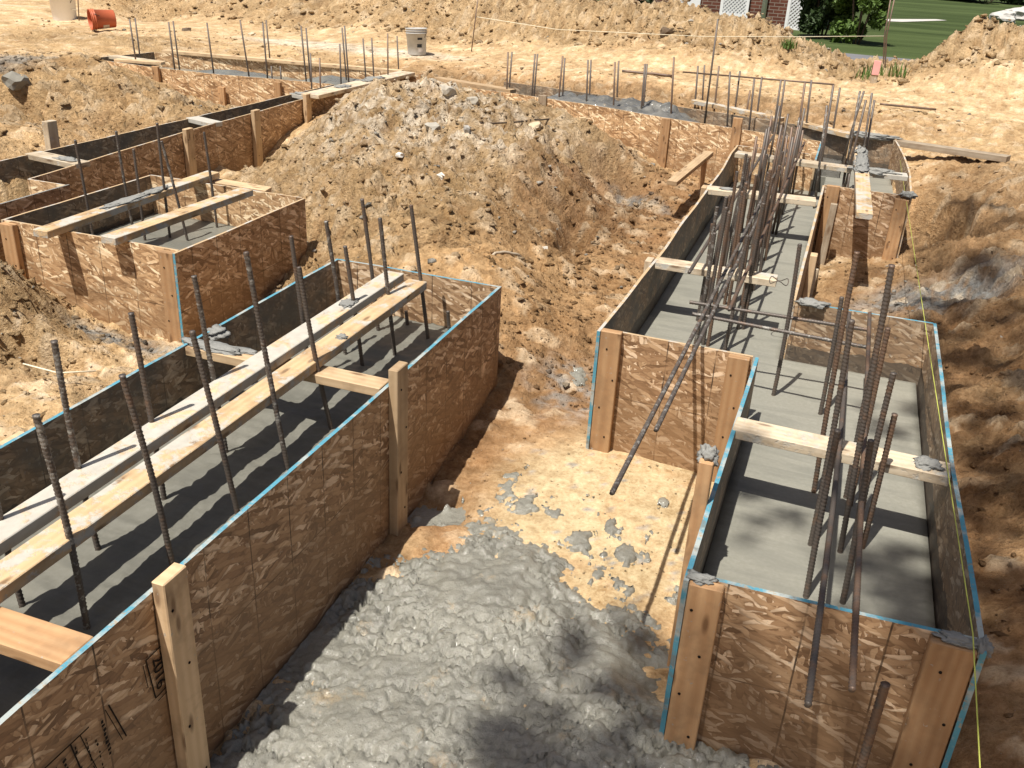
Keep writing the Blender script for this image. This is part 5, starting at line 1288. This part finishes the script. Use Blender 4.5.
p = at(985, 3, -.18); shrub('low dark shrub added in place of a dark area at the top right corner', p[0], p[1], -.18, 2.6, 1.0, M['leaf_d'], 8, .12, 300)  # added stand-in that fills a dark area with foliage
for k, (px, py, r) in enumerate(((1004, 20, .30), (1020, 18, .36))):
    q = at(px, py, -.1)
    bm = bmesh.new(); bmesh.ops.create_icosphere(bm, subdivisions=3, radius=1)
    for v in bm.verts: v.co = Vector((v.co.x*r*1.3, v.co.y*r, v.co.z*r*.7))*(1+.4*mnoise.noise(v.co*1.6+Vector((k*7, 0, 0)))+.15*mnoise.noise(v.co*5))
    me = D.meshes.new('boulder'); bm.to_mesh(me); bm.free(); me.materials.append(mat_plain('pale_boulder', (.48, .46, .43), .9, .2, .3, 4))
    o = D.objects.new('boulder', me); COL.objects.link(o); o.location = (q[0], q[1], -.05)
    tag(o, ('smaller pale boulder on the shaded lawn at the right edge', 'larger pale boulder cut by the right frame edge, on the shaded lawn')[k], 'boulder')
def tuft(label, px, py, h, n, seed):
    p = ground_pt(px, py, 0.); r = np.random.default_rng(seed); V = []; F = []
    for _ in range(n):
        a = r.uniform(0, 6.28); l = h*r.uniform(.4, 1); sx, sy = r.normal(0, h*.35, 2)
        c = np.array([p[0]+sx, p[1]+sy, p[2]-.02]); t = c+np.array([math.cos(a)*l*.35, math.sin(a)*l*.35, l]); w = np.array([math.cos(a+1.57), math.sin(a+1.57), 0])*.008
        m_ = (c+t)/2+np.array([0, 0, l*.12]); i = len(V); V += [c-w, c+w, m_+w*.8, m_-w*.8, t]; F += [(i, i+1, i+2, i+3), (i+3, i+2, i+4)]
    tag(mesh_obj('grass_tuft', V, F, M['leaf'], None, tuple(p)), label, 'grass tuft')
tuft('small green weed tuft on the right shoulder of the spoil bank', 788, 47, .16, 60, 1)
tuft('tall grass tuft left of the pink topped survey stake', 866, 77, .26, 50, 2)
tuft('sparse grass tuft between the bent rods and the right mound', 895, 75, .22, 30, 3)
tuft('tiny weed tuft at the foot of the slanting form wall', 669, 164, .10, 40, 4)

# ------------------------------------------------------------------ tree behind the camera: its branches dapple the right side
SUN = np.array([.15, .43, -1.0])
def shade_at(px, py, z, h): return at(px, py, z)-SUN*h
tr = empty('tree', (2.3, -4.6, -.1), 'broadleaf tree behind the viewpoint whose branches dapple the right hand forms', 'tree')
cl = []; tips = []
def sh(px, py, z, h, r, n):
    h *= 1.55; c = shade_at(px, py, z, h); n = int(n*1.7) if px > 915 else n
    rs = np.random.default_rng(int(px*7+py))
    for q in range(5):
        o_ = rs.normal(0, 1, 3)*np.array([1.0, 1.2, .5])*r*1.25; cl.append((tuple(c+o_), (r*.5, r*.5, r*.4), max(4, int(n*.16))))
    n = int(n*.45); cl.append((tuple(c), (r, r, r*.7), n)); tips.append(c)
for a in ((505, 750, -.6, 6.8, .12, 65), (600, 690, -.6, 6.9, .12, 55), (660, 745, -.6, 6.4, .12, 70), (640, 640, -.6, 6.7, .07, 28), (560, 758, -.6, 6.7, .12, 70), (730, 745, -.55, 5.9, .11, 70), (830, 700, -.35, 5.9, .09, 45), (910, 660, -.2, 6.0, .12, 90), (960, 700, -.4, 5.9, .16, 150), (975, 640, -.4, 6.1, .12, 100), (940, 330, -.4, 6.8, .2, 130), (1000, 500, -.3, 6.4, .12, 70), (492, 735, -.6, 6.5, .085, 60), (575, 655, -.6, 6.3, .09, 55), (640, 692, -.6, 6.6, .12, 100), (528, 700, -.6, 6.2, .08, 45), (610, 765, -.6, 6.4, .15, 120), (690, 700, -.6, 6.1, .06, 35), (545, 770, -.6, 6.0, .09, 50),
          (790, 518, -.3, 5.8, .085, 55), (872, 580, -.3, 5.9, .10, 75), (895, 430, -.3, 5.7, .08, 45), (905, 600, -.3, 5.6, .09, 65), (835, 560, -.3, 6.0, .04, 16), (760, 690, -.3, 5.4, .05, 22),
          (940, 690, -.3, 5.6, .12, 140), (930, 760, -.3, 5.5, .12, 140), (860, 740, -.4, 5.3, .10, 70), (770, 745, -.5, 5.6, .11, 100), (900, 690, -.3, 6.2, .06, 50), (720, 660, -.3, 6.2, .03, 10),
          (940, 260, -.35, 6.8, .22, 110), (985, 250, -.2, 7.0, .22, 130), (1015, 215, -.1, 7.2, .28, 150), (960, 300, -.35, 6.6, .18, 110), (1005, 300, -.2, 6.8, .17, 90), (975, 345, -.3, 6.3, .14, 85), (940, 390, -.4, 6.2, .08, 45), (985, 430, -.3, 6.2, .17, 130), (1015, 470, -.25, 6.0, .14, 90),
          (1000, 560, -.3, 5.9, .14, 120), (965, 480, -.4, 6.4, .05, 28), (1015, 630, -.3, 5.8, .13, 120), (990, 680, -.4, 5.6, .08, 60), (1010, 750, -.35, 5.5, .12, 100), (1040, 560, -.2, 6.0, .2, 130), (1060, 400, 0, 6.6, .3, 170), (1050, 300, 0, 7, .3, 160), (950, 215, -.25, 7, .14, 60), (920, 330, -.4, 6.4, .12, 70), (1030, 345, -.1, 6.6, .14, 80), (960, 560, -.4, 6.0, .09, 60), (955, 620, -.4, 5.8, .09, 60), (1035, 700, -.3, 5.6, .12, 90), (1000, 395, -.25, 6.3, .08, 40), (1000, 600, -.3, 6.3, .07, 40), (985, 745, -.4, 6.1, .07, 45)): sh(*a)
r_ = np.random.default_rng(3)
for _ in range(46):
    d_ = r_.normal(0, 1, 3); d_ /= np.linalg.norm(d_); cl.append((tuple(np.array([2.3, -4.9, 8.6])+d_*np.array([2.1, 1.5, 1.8])*r_.random()**.4), (.5, .5, .35), 150))
leafy('crown', cl, M['leaf'], .042, tr, 11)
trunk = [(2.3, -4.6, -.3), (2.27, -4.55, 1.2), (2.33, -4.5, 2.8), (2.2, -4.4, 4.4), (2.2, -4.5, 8.0)]
V = []; F = []
def limb(pts, r0, r1, seg=8):
    n0 = len(V); k = len(pts); pts = [np.array(q, float) for q in pts]
    for i, q in enumerate(pts):
        dd = pts[min(i+1, k-1)]-pts[max(i-1, 0)]; dd /= np.linalg.norm(dd); a = np.array([0, 0, 1.]) if abs(dd[2]) < .9 else np.array([1., 0, 0]); s = np.cross(dd, a); s /= np.linalg.norm(s); u = np.cross(s, dd)
        rr = r0+(r1-r0)*i/(k-1)
        for j in range(seg): V.append(q+s*rr*math.cos(6.2832*j/seg)+u*rr*math.sin(6.2832*j/seg))
    for i in range(k-1):
        for j in range(seg): F.append((n0+i*seg+j, n0+i*seg+(j+1) % seg, n0+(i+1)*seg+(j+1) % seg, n0+(i+1)*seg+j))
limb(trunk, .24, .12)
hubs = [np.array([.6, -3.2, 9.6]), np.array([-.6, -2.9, 9.4]), np.array([.6, -2.2, 10.2])]
for hb in hubs: limb([(2.2, -4.4, 4.4), (2.2*.4+hb[0]*.6, -4.4*.4+hb[1]*.6, 7.6), tuple(hb)], .09, .04, 6)
for c in tips:
    hb = min(hubs, key=lambda q: np.linalg.norm(q-c)); m_ = (hb+c)/2+np.array([0, 0, .12]); limb([tuple(hb), tuple(m_), tuple(c)], .014, .005, 5)
mesh_obj('trunk', V, F, M['bark'], tr, (2.3, -4.6, -.3), None, None, True)

# ------------------------------------------------------------------ daylight and camera
w = D.worlds.new('World'); SC.world = w; w.use_nodes = True
nt = w.node_tree; bg = nt.nodes['Background']
sky = nt.nodes.new('ShaderNodeTexSky'); sky.sky_type = 'NISHITA'; sky.sun_disc = False; sky.dust_density = 4.; sky.air_density = .8
sd = -SUN/np.linalg.norm(SUN)
sky.sun_elevation = math.asin(sd[2]); sky.sun_rotation = math.atan2(sd[0], sd[1]) % (2*math.pi)
nt.links.new(sky.outputs[0], bg.inputs[0]); bg.inputs[1].default_value = .058
ld = D.lights.new('sun', 'SUN'); ld.energy = 5.0; ld.angle = math.radians(.53); ld.color = (1., .955, .88)
lo = D.objects.new('sun', ld); COL.objects.link(lo); lo.rotation_euler = Vector(tuple(sd)).to_track_quat('Z', 'Y').to_euler(); lo.location = (-2, -5, 12)
cam = D.cameras.new('camera'); co = D.objects.new('camera', cam); COL.objects.link(co)
cam.sensor_fit = 'HORIZONTAL'; cam.sensor_width = 36; cam.lens = FOC/1024*36; cam.clip_start = .05; cam.clip_end = 500
Mx = Matrix.Identity(4)
for i in range(3):
    Mx[i][0] = R2[i]; Mx[i][1] = U2[i]; Mx[i][2] = -FW[i]; Mx[i][3] = EYEP[i]
co.matrix_world = Mx
SC.camera = co
for o in D.objects:
    if '_w' in o: del o['_w']
SC.render.engine = 'CYCLES'
SC.render.resolution_x = 1024; SC.render.resolution_y = 768
vs = SC.view_settings; SC.display_settings.display_device = 'sRGB'
vs.view_transform = 'Standard'; vs.look = 'None'; vs.exposure = .40; vs.gamma = 1.; vs.use_curve_mapping = False
